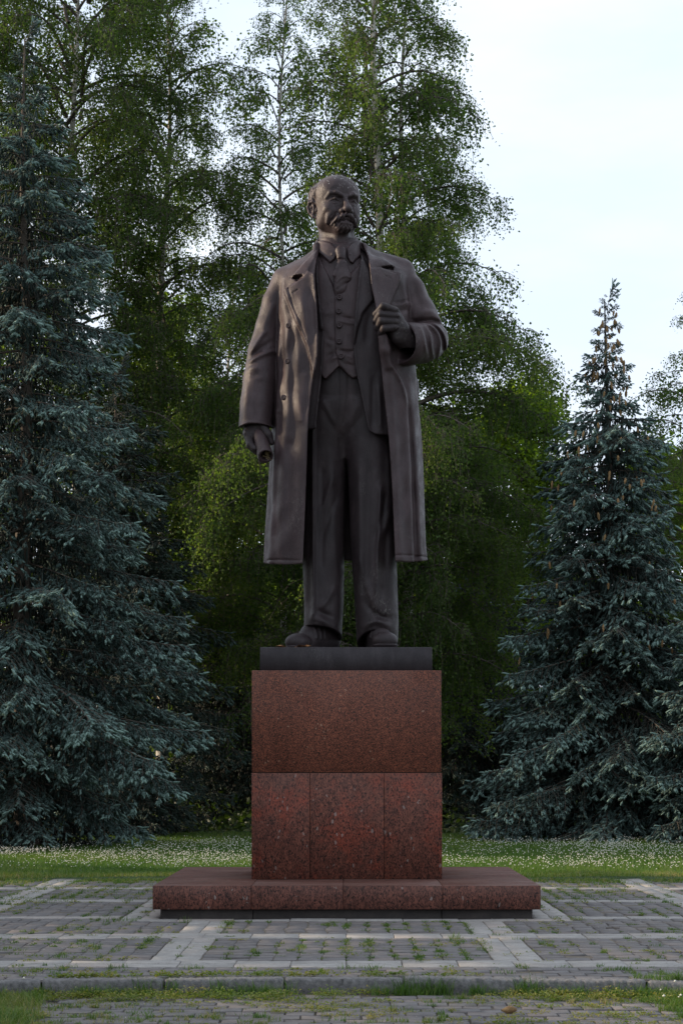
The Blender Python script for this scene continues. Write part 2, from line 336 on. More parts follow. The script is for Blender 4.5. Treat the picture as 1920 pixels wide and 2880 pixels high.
# ------------------------------------------------------------------ pedestal
ped = empty('pedestal', (0, 2, 0), 0, 'red granite pedestal with a wide low step under the bronze statue', 'pedestal')
def pb(name, x0, x1, y0, y1, z0, z1, b, mat):
    return obj(name, box_mesh(name, x0, x1, y0-2, y1-2, z0, z1, b, mat), ped)
ZS, ZB = 0.367, 0.106
g_ = 0.002
for (x0, x1, y0, y1) in ((-2.12, -1.04, 0, 2.0), (-2.12, -1.04, 2.0, 4.0), (-1.04, -0.035, 0, 1.3), (-0.035, 1.05, 0, 1.3), (1.05, 2.124, 0, 2.0), (1.05, 2.124, 2.0, 4.0), (-1.04, 1.05, 1.3, 4.0)):
    pb('step_stone', x0+g_, x1-g_, y0+g_, y1-g_, ZB, ZS+rs.uniform(-0.0015, 0.0015), 0.005, M['granite_slab'])
pb('foundation', -2.04, -1.03, 0.075, 3.93, -0.15, ZB-0.004, 0.004, M['concrete'])
pb('foundation', -1.022, 1.04, 0.083, 3.93, -0.15, ZB-0.004, 0.004, M['concrete'])
pb('foundation', 1.048, 2.04, 0.078, 3.93, -0.15, ZB-0.004, 0.004, M['concrete'])
ZJ = 1.603
for k, (x0, x1) in enumerate(((-1.101, -0.425), (-0.425, 0.437), (0.437, 1.109))):
    pb('granite_panel', x0+0.0025, x1-0.0025, 1.2+(0.003 if k == 1 else 0), 3.0, ZS+0.003, ZJ-0.004, 0.003, M['granite_lo'])
pb('mortar_core', -1.07, 1.08, 1.22, 2.97, ZS-0.05, 2.7, 0, M['concrete'])
pb('granite_block', -1.096, 1.098, 1.202, 2.996, ZJ+0.004, 2.79, 0.005, M['granite_up'])
# ------------------------------------------------------------------ the statue
# Sculpted as signed-distance fields in photo-pixel units: u right, v down, w towards the viewer
S = 22.1/FPX; SY = 2.1
def P(u, v, w=0.0):
    k = (FPX-w)/FPX
    return (PX0+(u-PX0)*k, PY0-(PY0-v)*k, w)
def to_world(V):
    return np.stack([(V[:, 0]-PX0)*S, SY-V[:, 2]*S, EYE+(PY0-V[:, 1])*S], 1)
class Grid:
    def __init__(s, lo, hi, h):
        s.lo = np.array(lo, float); s.h = h
        s.n = [int(math.ceil((b-a)/h))+1 for a, b in zip(lo, hi)]
        s.ax = [(lo[i]+h*np.arange(s.n[i])).astype(np.float32) for i in range(3)]
        s.F = np.full(s.n, 1e3, np.float32)
    def sub(s, lo, hi):
        sl, ax = [], []
        for i in range(3):
            a = max(0, int(math.floor((lo[i]-s.lo[i])/s.h))); b = min(s.n[i], int(math.ceil((hi[i]-s.lo[i])/s.h))+1)
            if b <= a: return None, None
            sl.append(slice(a, b)); sh = [1, 1, 1]; sh[i] = -1; ax.append(s.ax[i][a:b].reshape(sh))
        return tuple(sl), ax
    def full(s): return s.sub(s.lo, s.lo+np.array(s.n)*s.h)
    def put(s, sl, d, k=0.0, op='add'):
        A = s.F[sl]
        if op == 'add':
            if k > 0:
                h = np.maximum(k-np.abs(A-d), 0)/k; s.F[sl] = np.minimum(A, d)-h*h*k*0.25
            else: s.F[sl] = np.minimum(A, d)
        else:
            if k > 0:
                h = np.maximum(k-np.abs(A+d), 0)/k; s.F[sl] = np.maximum(A, -d)+h*h*k*0.25
            else: s.F[sl] = np.maximum(A, -d)
    def cone(s, a, b, ra, rb, k=0.0, op='add', sw=1.0):
        """round cone; sw stretches it along w"""
        a = np.array(a, float); b = np.array(b, float); m = max(ra, rb)*max(1, sw)+k+s.h*2
        sl, (x, y, z) = s.sub(np.minimum(a, b)-m, np.maximum(a, b)+m)
        if sl is None: return
        ba = b-a; iw = 1.0/sw
        q = (ba[0]**2+ba[1]**2+(ba[2]*iw)**2) or 1e-6
        t = np.clip(((x-a[0])*ba[0]+(y-a[1])*ba[1]+(z-a[2])*iw*ba[2]*iw)/q, 0, 1)
        d = np.sqrt((x-a[0]-t*ba[0])**2+(y-a[1]-t*ba[1])**2+((z-a[2]-t*ba[2])*iw)**2)-(ra+(rb-ra)*t)
        s.put(sl, d.astype(np.float32), k, op)
    def chain(s, pts, k=0.0, op='add', sw=1.0, kj=None):
        for p, q in zip(pts[:-1], pts[1:]): s.cone(p[:3], q[:3], p[3], q[3], k, op, sw)
    def ell(s, c, r, k=0.0, op='add', rot=None):
        c = np.array(c, float); m = max(r)+k+s.h*2
        sl, (x, y, z) = s.sub(c-m, c+m)
        if sl is None: return
        x = x-c[0]; y = y-c[1]; z = z-c[2]
        if rot is not None:
            Rm = rot
            X = Rm[0][0]*x+Rm[0][1]*y+Rm[0][2]*z; Y = Rm[1][0]*x+Rm[1][1]*y+Rm[1][2]*z; Z = Rm[2][0]*x+Rm[2][1]*y+Rm[2][2]*z
        else: X, Y, Z = x, y, z
        k0 = np.sqrt((X/r[0])**2+(Y/r[1])**2+(Z/r[2])**2); k1 = np.sqrt((X/r[0]**2)**2+(Y/r[1]**2)**2+(Z/r[2]**2)**2)+1e-6
        s.put(sl, (k0*(k0-1)/k1).astype(np.float32), k, op)
    def loft(s, secs, n=2.4):
        """secs rows: v, uL, uR, wF, wB -> approximate distance over the whole grid, plus ingredients"""
        sl, (x, y, z) = s.full(); se = np.array(secs, float); yv = y.ravel()
        g = [np.interp(yv, se[:, 0], se[:, i]).astype(np.float32) for i in range(1, 5)]
        for i in range(4):                       # soften the kinks between sections
            kk = max(1, int(14/s.h)); g[i] = np.convolve(np.pad(g[i], kk, 'edge'), np.ones(2*kk+1)/(2*kk+1), 'valid').astype(np.float32)
        uL, uR, wF, wB = [a.reshape(1, -1, 1) for a in g]
        cx = (uL+uR)/2; rx = (uR-uL)/2; cw = (wF+wB)/2; rw = (wF-wB)/2
        r = (np.abs((x-cx)/rx)**n+np.abs((z-cw)/rw)**n)**(1/n)
        d = (r-1)*np.minimum(rx, rw)
        d = np.maximum(d, np.maximum(se[0, 0]-y, y-se[-1, 0]))
        return d.astype(np.float32), cw, (x, y, z)
    def uv(s):
        return s.ax[0].reshape(-1, 1), s.ax[1].reshape(1, -1)
def sstep(x): x = np.clip(x, 0, 1); return x*x*(3-2*x)
def C2(pts, w=110.0): return [P(u, v, w)[:2] for u, v in pts]
def dline(U, V, pts):
    D = None
    for (ax, ay), (bx, by) in zip(pts[:-1], pts[1:]):
        bx -= ax; by -= ay; t = np.clip(((U-ax)*bx+(V-ay)*by)/(bx*bx+by*by+1e-9), 0, 1)
        d = (U-ax-t*bx)**2+(V-ay-t*by)**2; D = d if D is None else np.minimum(D, d)
    return np.sqrt(D)
def dpoly(U, V, pts):
    D = dline(U, V, pts+pts[:1]); ins = np.zeros(D.shape, bool)
    for (ax, ay), (bx, by) in zip(pts, pts[1:]+pts[:1]):
        if ay == by: continue
        c = ((ay > V) != (by > V)) & (U < (bx-ax)*(V-ay)/(by-ay)+ax); ins ^= c
    return np.where(ins, -D, D)
def smoothpts(pts, it=2):
    for _ in range(it):
        q = [pts[0]]
        for a, b in zip(pts[:-1], pts[1:]):
            q += [(0.75*a[0]+0.25*b[0], 0.75*a[1]+0.25*b[1]), (0.25*a[0]+0.75*b[0], 0.25*a[1]+0.75*b[1])]
        pts = q+[pts[-1]]
    return pts
def relief(U, V, items, w=110.0):
    """items: ('ridge', amp, width, pts) or ('poly', amp, edge, pts): a height map in pixel units"""
    H = np.zeros(np.broadcast(U, V).shape, np.float32)
    for kind, amp, wd, pts in items:
        q = C2(pts, w)
        if kind == 'ridge':
            d = dline(U, V, smoothpts(q)); e = 1.0
            if abs(amp) >= 4:
                for pt in (q[0], q[-1]): e = e*sstep(0.25+np.sqrt((U-pt[0])**2+(V-pt[1])**2)/(5*wd))
            H += amp*e*np.exp(-(d/wd)**2)
        else:
            H += amp*sstep(0.5-dpoly(U, V, q)/wd)
    return H
def nets(G, smooth=1, iso=0.0):
    F = G.F-iso; n = F.shape
    ins = F < 0
    c = ins[:-1, :-1, :-1].astype(np.int8).copy()
    for dx, dy, dz in ((1, 0, 0), (0, 1, 0), (0, 0, 1), (1, 1, 0), (1, 0, 1), (0, 1, 1), (1, 1, 1)):
        c += ins[dx:n[0]-1+dx, dy:n[1]-1+dy, dz:n[2]-1+dz]
    act = np.argwhere((c > 0) & (c < 8))
    vid = np.full(c.shape, -1, np.int32); vid[act[:, 0], act[:, 1], act[:, 2]] = np.arange(len(act))
    cor = [(0, 0, 0), (1, 0, 0), (0, 1, 0), (1, 1, 0), (0, 0, 1), (1, 0, 1), (0, 1, 1), (1, 1, 1)]
    val = [F[act[:, 0]+a, act[:, 1]+b, act[:, 2]+d] for a, b, d in cor]
    acc = np.zeros((len(act), 3)); cnt = np.zeros(len(act))
    for i, j in ((0, 1), (2, 3), (4, 5), (6, 7), (0, 2), (1, 3), (4, 6), (5, 7), (0, 4), (1, 5), (2, 6), (3, 7)):
        a, b = val[i], val[j]; m = (a < 0) != (b < 0); t = np.where(m, a/np.where(m, a-b, 1), 0)
        pi = np.array(cor[i]); pj = np.array(cor[j])
        acc += np.where(m[:, None], pi+(pj-pi)*t[:, None], 0); cnt += m
    Vt = act+acc/cnt[:, None]
    Q = []
    for ax in range(3):
        s0 = [slice(0, -1) if i == ax else slice(1, -1) for i in range(3)]; s1 = [slice(1, None) if i == ax else slice(1, -1) for i in range(3)]
        a = ins[tuple(s0)]; b = ins[tuple(s1)]
        e = np.argwhere(a != b); flip = a[e[:, 0], e[:, 1], e[:, 2]]
        base = e+np.array([0 if i == ax else 1 for i in range(3)])
        o1, o2 = [i for i in range(3) if i != ax]
        def vv(da, db):
            q = base.copy(); q[:, o1] -= da; q[:, o2] -= db; return vid[q[:, 0], q[:, 1], q[:, 2]]
        q = np.stack([vv(0, 0), vv(1, 0), vv(1, 1), vv(0, 1)], 1)
        if ax == 1: flip = ~flip
        q[flip] = q[flip][:, ::-1]; Q.append(q)
    Q = np.concatenate(Q)
    for _ in range(smooth):
        e = np.concatenate([Q[:, [0, 1]], Q[:, [1, 2]], Q[:, [2, 3]], Q[:, [3, 0]]]); N = len(Vt)
        deg = np.bincount(e[:, 0], minlength=N)+np.bincount(e[:, 1], minlength=N)
        A = np.stack([np.bincount(e[:, 0], Vt[e[:, 1], i], N)+np.bincount(e[:, 1], Vt[e[:, 0], i], N) for i in range(3)], 1)/np.maximum(deg, 1)[:, None]
        Vt = np.where(deg[:, None] > 0, Vt*0.5+A*0.5, Vt)
    Vp = G.lo+Vt*G.h
    W = to_world(Vp)
    p = W[Q]; vol = np.einsum('ij,ij->i', p[:, 0], np.cross(p[:, 1], p[:, 2])).sum()+np.einsum('ij,ij->i', p[:, 0], np.cross(p[:, 2], p[:, 3])).sum()
    if vol < 0: Q = Q[:, ::-1]
    return W, Q
ST0 = Vector((0.0, SY, EYE+(PY0-1833)*S))
statue = empty('statue', ST0, 0, 'dark bronze statue of a bald bearded man in an open overcoat on a granite pedestal', 'statue')
def part(name, G, mat, smooth=1, parent=None):
    W, Q = nets(G, smooth)
    o = obj(name, mesh_np(name, W-np.array(ST0), Q, mat, True), parent or statue)
    return o

# ---- body sections (outer face of the overcoat)
COAT = [(700, 900, 1030, 40, -75), (738, 845, 1078, 72, -95), (760, 800, 1140, 92, -105), (800, 782, 1158, 110, -112), (900, 780, 1163, 126, -116),
        (1000, 779, 1164, 130, -112), (1100, 775, 1174, 128, -114), (1200, 771, 1181, 126, -120), (1400, 759, 1191, 126, -130), (1500, 753, 1197, 128, -134), (1640, 747, 1203, 130, -140)]
def inset(secs, side, front, back):
    return [(v, a+side, b-side, f-front, w+back) for v, a, b, f, w in secs]

def build_overcoat():
    G = Grid((655, 640, -165), (1290, 1625, 215), 2.6)
    d, cw, (x, y, z) = G.loft(COAT, 2.6)
    U, V = G.uv()
    open_poly = smoothpts([(905, 640), (893, 700), (884, 760), (886, 800), (891, 863), (895, 945), (894, 1010), (885, 1055), (877, 1090), (870, 1150), (866, 1200), (861, 1363), (856, 1486), (849, 1660)], 1)+\
        smoothpts([(1113, 1660), (1107, 1506), (1103, 1404), (1097, 1302), (1091, 1224), (1082, 1141), (1076, 1088), (1070, 1027), (1064, 961), (1061, 929), (1054, 855), (1044, 814), (1040, 761), (1033, 700), (1012, 640)], 1)
    oq = C2(open_poly, 112)
    so = dpoly(U, V, oq)
    items = [
        # collar leaves and lapels
        ('poly', 8, 5, [(893, 680), (868, 712), (840, 748), (818, 772), (849, 771), (853, 775), (866, 760), (884, 720)]),
        ('poly', 13, 5, [(851, 779), (797, 807), (800, 822), (811, 850), (829, 899), (846, 935), (864, 980), (874, 1027), (880, 1066), (902, 1010), (902, 945), (897, 863), (890, 800), (884, 770), (866, 760)]),
        ('poly', 8, 5, [(1008, 672), (1044, 699), (1080, 716), (1109, 738), (1074, 746), (1040, 757), (1030, 700)]),
        ('poly', 13, 5, [(1036, 757), (1072, 749), (1131, 760), (1127, 785), (1111, 822), (1100, 852), (1082, 900), (1058, 900), (1048, 855), (1040, 814), (1034, 780)]),
        ('poly', -11, 3, [(816, 771), (850, 769), (834, 784), (829, 777)]), ('poly', -11, 3, [(1071, 748), (1109, 736), (1104, 751), (1085, 752)]),
        ('ridge', -3, 2.0, [(810, 806), (852, 778)]), ('ridge', -2.5, 2.0, [(810, 806), (820, 850), (842, 905), (862, 960)]),
        ('ridge', -2.5, 2.0, [(824, 823), (838, 815)]), ('ridge', -2.5, 2.0, [(1083, 776), (1098, 782)]), ('ridge', -2.5, 2, [(1076, 752), (1112, 764)]),
        ('ridge', -2.0, 2.0, [(1116, 770), (1104, 815), (1094, 850)]),
        ('ridge', 6, 12, [(840, 820), (856, 880), (862, 950)]), ('ridge', -4, 10, [(872, 800), (880, 880), (884, 960)]),
        # left panel folds
        ('ridge', 3, 10, [(830, 905), (835, 940), (838, 1000), (838, 1100), (846, 1180)]), ('ridge', -3, 9, [(822, 900), (822, 980), (822, 1100), (828, 1250)]),
        ('ridge', 3, 12, [(801, 835), (803, 900), (809, 950), (810, 1100), (800, 1250), (790, 1450), (785, 1590)]), ('ridge', -4, 7, [(790, 850), (794, 950), (790, 1080)]),
        ('ridge', 3, 10, [(856, 1060), (850, 1200), (846, 1400), (842, 1600)]), ('ridge', -3, 14, [(815, 1250), (812, 1450), (818, 1600)]),
        ('ridge', 2.5, 10, [(775, 1150), (768, 1300), (760, 1500), (757, 1600)]), ('ridge', -1.5, 8, [(785, 1160), (778, 1300), (772, 1500)]),
        ('ridge', 4, 9, [(795, 770), (790, 830), (787, 900)]),
        # right panel folds, the turned edge that the hand pulls forward
        ('poly', 13, 6, [(1058, 940), (1100, 960), (1100, 985), (1086, 1012), (1103, 1030), (1121, 1055), (1138, 1092), (1146, 1129), (1156, 1300), (1164, 1600), (1085, 1600), (1080, 1404), (1075, 1224), (1060, 1141), (1055, 1027)]),
        ('ridge', 5, 6, [(1086, 1014), (1121, 1060), (1136, 1092), (1144, 1129)]),
        ('ridge', 5, 9, [(1100, 1060), (1108, 1200), (1118, 1400), (1124, 1590)]), ('ridge', -5, 10, [(1122, 1090), (1130, 1250), (1142, 1450), (1148, 1590)]),
        ('ridge', 5, 10, [(1148, 1060), (1164, 1200), (1176, 1400), (1184, 1590)]), ('ridge', -5, 9, [(1150, 1130), (1160, 1300), (1172, 1590)]),
        ('ridge', -3, 3, [(1109, 847), (1130, 842), (1152, 832)]), ('ridge', 3, 7, [(1109, 857), (1152, 842)]), ('ridge', -3, 6, [(1110, 875), (1150, 862)]),
        ('ridge', -6, 7, [(1156, 900), (1156, 830), (1150, 760)]), ('ridge', -5, 8, [(783, 920), (782, 850), (784, 790), (779, 765)]),
        ('ridge', 4, 10, [(1145, 860), (1138, 800), (1125, 765)]),
        # hem stitching
        ('ridge', -2.5, 2.2, [(745, 1568), (846, 1578)]), ('ridge', -2.5, 2.2, [(1112, 1566), (1205, 1558)]),
    ]
    H = relief(U, V, items, 112)
    rng = np.random.RandomState(3)
    for _ in range(40):      # hammered, hand-modelled unevenness
        a, f, ph = rng.uniform(0.1, 0.35), rng.uniform(0.02, 0.12, 2), rng.uniform(0, 6.28)
        H += a*np.sin(U*f[0]+V*f[1]*0.6+ph)
    # the edges stand away from the body
    H += 5*np.exp(-(np.maximum(so, 0)/9)**2)
    hand = np.exp(-(((U-P(1072, 925, 120)[0])/60)**2+((V-P(0, 925, 120)[1])/90)**2)); H += 20*hand*np.exp(-(np.maximum(so, 0)/45)**2)
    H += (10*np.exp(-(np.maximum(so, 0)/50)**2)*sstep((V-1050)/300)).astype(np.float32)
    front = sstep((z-10)/60.0).astype(np.float32)
    d = d-H[:, :, None]*front
    # back and sides: long vertical folds below the waist
    ang = np.arctan2(x-970, z+0*x)
    side = (1-front)*sstep((y-950)/300.0)*5*np.sin(ang*11+np.sin(y/160.0))
    d = d-side
    # shoulders
    G.F = d.astype(np.float32)
    for a, b_, ra, rb in (((905, 744, -12), (804, 789, -6), 42, 39), ((1020, 738, -12), (1126, 767, -6), 44, 42), ((905, 735, -20), (1020, 735, -20), 40, 40)):
        G.cone(a, b_, ra, rb, 22)
    # standing collar behind and beside the neck
    col = [(952, 690, -70, 9), (914, 682, -50, 9), (897, 679, -12, 9), (890, 700, 25, 9), (885, 745, 62, 9), (883, 790, 92, 8)]
    G.chain(col, 8)
    col = [(952, 690, -70, 9), (992, 680, -50, 9), (1007, 681, -12, 9), (1022, 703, 25, 10), (1036, 752, 66, 9), (1044, 800, 96, 8)]
    G.chain(col, 8)
    full = G.F
    # shell: hollow, open at the front
    ins_d, _, _ = G.loft(inset(COAT, 15, 15, 13), 2.6)
    ins_d = ins_d-H[:, :, None]*front*0.9
    shell = np.maximum(full, -ins_d)
    neck = np.sqrt(((x-953)/58)**2+((z+8)/62)**2)-1; shell = np.maximum(shell, -np.where(y < 790, neck*58, 99))
    cut = np.maximum(so[:, :, None], 15-z)
    slim = np.maximum(cut, 0*y-1e3)
    shell = np.maximum(shell, -slim)
    hem = 1584+18*np.clip(z/110.0, -1, 1)-0.02*(x-760)
    G.F = np.maximum(shell, y-hem).astype(np.float32)
    # sleeves
    L = [(802, 791, -6, 38), (772, 850, -6, 34), (754, 920, -5, 35), (741, 990, -2, 43), (733, 1070, 6, 48), (724, 1140, 14, 47), (717, 1230, 22, 46)]
    T = Grid((655, 740, -75), (850, 1225, 110), 2.6)
    T.chain(L, 6, sw=1.12)
    U2, V2 = T.uv()
    HL = relief(U2, V2, [('ridge', 7, 7, [(699, 1000), (716, 975), (735, 945), (752, 925)]), ('ridge', 6, 6, [(694, 1022), (728, 1005), (760, 990), (782, 985)]),
                         ('ridge', -6, 7, [(705, 1005), (735, 978), (765, 958)]), ('ridge', 4, 8, [(690, 1045), (715, 1035), (745, 1040)]), ('ridge', -4, 8, [(700, 1062), (740, 1055)]),
                         ('ridge', 4, 10, [(697, 1070), (692, 1130), (690, 1190)]), ('ridge', 3, 9, [(765, 860), (742, 920)]), ('ridge', -3, 9, [(730, 1080), (725, 1170)]),
                         ('ridge', 3, 3, [(660, 1206), (700, 1190), (770, 1200)])], 50)
    x2, y2, z2 = T.ax[0].reshape(-1, 1, 1), T.ax[1].reshape(1, -1, 1), T.ax[2].reshape(1, 1, -1)
    T.F -= HL[:, :, None]*sstep((z2+20)/50.0)
    cut = y2-(1203+0.10*z2+7*((x2-717)/45.0)**2-4)
    T.F = np.maximum(T.F, cut)
    T.chain([(728, 1150, 13, 30), (717, 1240, 22, 38)], 2, 'cut', 1.12)
    a0 = [int(round((T.lo[i]-G.lo[i])/G.h)) for i in range(3)]
    sl = tuple(slice(a0[i], min(a0[i]+T.n[i], G.n[i])) for i in range(3)); Tf = T.F[:sl[0].stop-sl[0].start, :sl[1].stop-sl[1].start, :sl[2].stop-sl[2].start]
    G.put(sl, Tf, 5)
    # bent arm
    T = Grid((1040, 700, -70), (1290, 1060, 205), 2.6)
    A = [(*P(1122, 772, -4), 38), (*P(1152, 822, -2), 42), (*P(1178, 885, 4), 47), (*P(1206, 950, 18), 51)]
    T.chain(A, 12, sw=1.05)
    T.chain([(*P(1206, 958, 18), 53), (*P(1180, 965, 60), 55), (*P(1146, 968, 112), 58)], 8, sw=1.0)
    U2, V2 = T.uv()
    HR = relief(U2, V2, [('ridge', 6, 5, [(1192, 912), (1220, 925), (1236, 948), (1240, 975), (1230, 1005)]), ('ridge', 6, 5, [(1212, 905), (1240, 922), (1256, 950), (1258, 980)]),
                         ('ridge', 5, 5, [(1188, 918), (1204, 935), (1210, 960), (1212, 990), (1218, 1010)]), ('ridge', -6, 5, [(1200, 905), (1230, 920), (1248, 950), (1250, 985)]),
                         ('ridge', -5, 5, [(1196, 925), (1222, 945), (1224, 985)]), ('ridge', 4, 6, [(1170, 925), (1186, 950), (1192, 985), (1200, 1012)]), ('ridge', -4, 5, [(1180, 925), (1198, 955), (1203, 1000)]),
                         ('ridge', -12, 7, [(1155, 900), (1190, 898), (1225, 893), (1250, 905)]), ('ridge', 5, 9, [(1170, 880), (1210, 868), (1235, 880)]),
                         ('ridge', 3, 12, [(1175, 770), (1195, 830)]), ('ridge', -3, 9, [(1163, 790), (1180, 850)])], 80)
    x2, y2, z2 = T.ax[0].reshape(-1, 1, 1), T.ax[1].reshape(1, -1, 1), T.ax[2].reshape(1, 1, -1)
    T.F -= HR[:, :, None]*sstep((z2-0)/40.0)
    # cuff plane, looking left and forward
    n = np.array([-0.80, 0.02, 0.60]); pc = np.array(P(1137, 965, 128))
    cutp = (x2-pc[0])*n[0]+(y2-pc[1])*n[1]+(z2-pc[2])*n[2]
    T.F = np.maximum(T.F, cutp)
    T.chain([(*P(1180, 965, 70), 36), (*P(1120, 968, 150), 47)], 2, 'cut')
    a0 = [int(round((T.lo[i]-G.lo[i])/G.h)) for i in range(3)]
    sl = tuple(slice(a0[i], min(a0[i]+T.n[i], G.n[i])) for i in range(3)); Tf = T.F[:sl[0].stop-sl[0].start, :sl[1].stop-sl[1].start, :sl[2].stop-sl[2].start]
    G.put(sl, Tf, 6)
    # fabric gathered below the fist
    G.chain([(*P(1078, 948, 155), 11), (*P(1084, 985, 150), 12), (*P(1092, 1030, 140), 9)], 12)
    # half belt at the back that shows at the side
    G.ell((1172, 1092, -30), (7, 34, 34), 3)
    # cut away stray shell inside the torso: keep the front gap clean
    G.F = np.minimum(G.F, 1e3)
    return part('overcoat', G, M['bronze'], 1)

JACK = inset(COAT, 17, 17, 17)
def build_jacket():
    G = Grid((790, 690, -60), (1160, 1275, 150), 2.6)
    d, cw, (x, y, z) = G.loft(JACK, 2.5); U, V = G.uv()
    op = [(898, 690), (893, 740), (895, 800), (903, 880), (910, 930), (908, 985), (904, 1060), (896, 1130), (888, 1200), (878, 1300)]+\
         [(1060, 1300), (1052, 1222), (1038, 1218), (1027, 1169), (1015, 1108), (1001, 1047), (993, 982), (995, 929), (999, 871), (1007, 794), (1015, 724), (1014, 690)]
    so = dpoly(U, V, C2(smoothpts(op, 1), 105))
    H = relief(U, V, [('poly', 10, 5, [(1018, 700), (1040, 760), (1050, 843), (1019, 884), (1006, 925), (996, 970), (985, 930), (990, 860), (1000, 780)]),
                      ('ridge', 5, 7, [(1064, 1080), (1068, 1150), (1070, 1215)]), ('ridge', -5, 9, [(1050, 1050), (1048, 1150), (1050, 1210)]),
                      ('ridge', -5, 10, [(1044, 860), (1032, 920), (1030, 980)]),
                      ('poly', 5, 5, [(878, 700), (886, 800), (893, 880), (899, 930), (915, 930), (905, 850), (900, 700)])], 105)
    H += 4*np.exp(-(np.maximum(so, 0)/6)**2)
    f = sstep((z-10)/50.0); d = d-H[:, :, None]*f
    shell = np.maximum(d, -(d+12)); shell = np.maximum(shell, -np.maximum(so[:, :, None], 5-z))
    lim = np.where(x < 960, 1225.0, 1241.0)
    corner = P(1045, 1219, 105)
    shell = np.maximum(shell, y-lim+np.maximum(0, (corner[0]+12-x)*0.5)*(x > 960)); shell = np.maximum(shell, -z-20)
    G.F = shell.astype(np.float32)
    return part('jacket', G, M['bronze_shaded'])

VEST = [(700, 905, 1010, 54, -60), (740, 880, 1035, 74, -70), (800, 850, 1065, 92, -70), (900, 838, 1075, 102, -70), (1000, 832, 1080, 104, -70), (1100, 832, 1080, 101, -70), (1150, 832, 1080, 98, -70)]
def build_vest():
    G = Grid((820, 690, -40), (1095, 1095, 140), 2.0)
    d, cw, (x, y, z) = G.loft(VEST, 2.3); U, V = G.uv()
    vneck = [(893, 690), (897, 707), (905, 730), (925, 776), (938, 806), (944, 832), (960, 802), (985, 765), (1008, 735), (1018, 700), (1016, 690)]
    H = relief(U, V, [('poly', -9, 4, vneck), ('poly', 3.5, 3, [(942, 835), (955, 812), (985, 772), (1012, 738), (1080, 800), (1080, 1100), (1010, 1080), (975, 1050), (953, 1024), (944, 990), (941, 900)]),
                      ('ridge', -6, 7, [(905, 868), (925, 852)]), ('ridge', 4, 6, [(905, 885), (930, 878)]), ('ridge', -4, 6, [(925, 905), (942, 895)]),
                      ('ridge', -4, 5, [(958, 893), (998, 900)]), ('ridge', 3, 6, [(955, 905), (998, 912)]), ('ridge', -5, 5, [(950, 985), (975, 992), (998, 988)]), ('ridge', 4, 6, [(918, 960), (940, 975)]),
                      ('ridge', -4, 5, [(920, 955), (942, 962)]), ('ridge', 4, 6, [(975, 1000), (1000, 1010)]), ('ridge', -4, 5, [(920, 1005), (945, 990)]), ('ridge', 4, 5, [(925, 1015), (950, 1003)]),
                      ('ridge', -4, 5, [(962, 1020), (990, 1030), (1000, 1030)]), ('ridge', 4, 6, [(930, 940), (925, 925)])], 100)
    d = d-H[:, :, None]*sstep(z/40.0)
    bot = dpoly(U, V, C2([(840, 600), (840, 1045), (900, 1048), (912, 1063), (919, 1061), (953, 1028), (975, 1050), (990, 1062), (999, 1061), (1006, 1059), (1090, 1045), (1090, 600)], 104))
    G.F = np.maximum(np.maximum(d, bot[:, :, None]), -z-20).astype(np.float32)
    return part('waistcoat', G, M['bronze'])

def build_shirt():
    G = Grid((870, 650, -75), (1045, 850, 120), 1.8)
    d, cw, (x, y, z) = G.loft([(660, 898, 1006, 42, -60), (690, 897, 1008, 46, -62), (720, 893, 1015, 64, -64), (780, 875, 1035, 78, -60), (850, 860, 1050, 88, -60)], 2.1); U, V = G.uv()
    leaf1 = [(891, 660), (896, 705), (928, 741), (940, 732), (946, 716), (946, 700), (930, 680)]
    leaf2 = [(1014, 656), (1015, 710), (992, 743), (984, 738), (977, 724), (975, 698), (985, 682)]
    H = relief(U, V, [('poly', 9, 4, leaf1), ('poly', 9, 4, leaf2), ('ridge', 3, 3, [(934, 716), (934, 717)]), ('ridge', 3, 3, [(984, 716), (984, 717)])], 66)
    d = d-H[:, :, None]*sstep((z+10)/30.0)
    top = 662+0.30*(z+20)+0*x
    G.F = np.maximum(d, top-y).astype(np.float32); G.F = np.maximum(G.F, y-848+0*x+0*z)
    return part('shirt_collar', G, M['bronze'])
def build_tie():
    G = Grid((915, 680, 30), (1010, 880, 150), 1.6)
    G.chain([(*P(957, 706, 72), 15), (*P(959, 722, 80), 12)], 3, sw=0.8)
    G.chain([(*P(959, 728, 80), 10), (*P(961, 745, 88), 14), (*P(964, 780, 92), 23), (*P(955, 812, 96), 17), (*P(946, 832, 97), 5)], 6, sw=0.55)
    G.chain([(*P(940, 775, 98), 5), (*P(948, 755, 94), 5), (*P(956, 738, 90), 4)], 4)
    U, V = G.uv()
    H = relief(U, V, [('ridge', 3, 3, [(948, 795), (965, 778), (985, 782)]), ('ridge', -3, 4, [(950, 815), (975, 795), (985, 800)]), ('ridge', -4, 2.2, [(948, 728), (958, 725), (970, 729)]), ('ridge', -2.5, 4, [(968, 740), (975, 770)])], 95)
    G.F -= H[:, :, None]
    return part('necktie', G, M['bronze'])

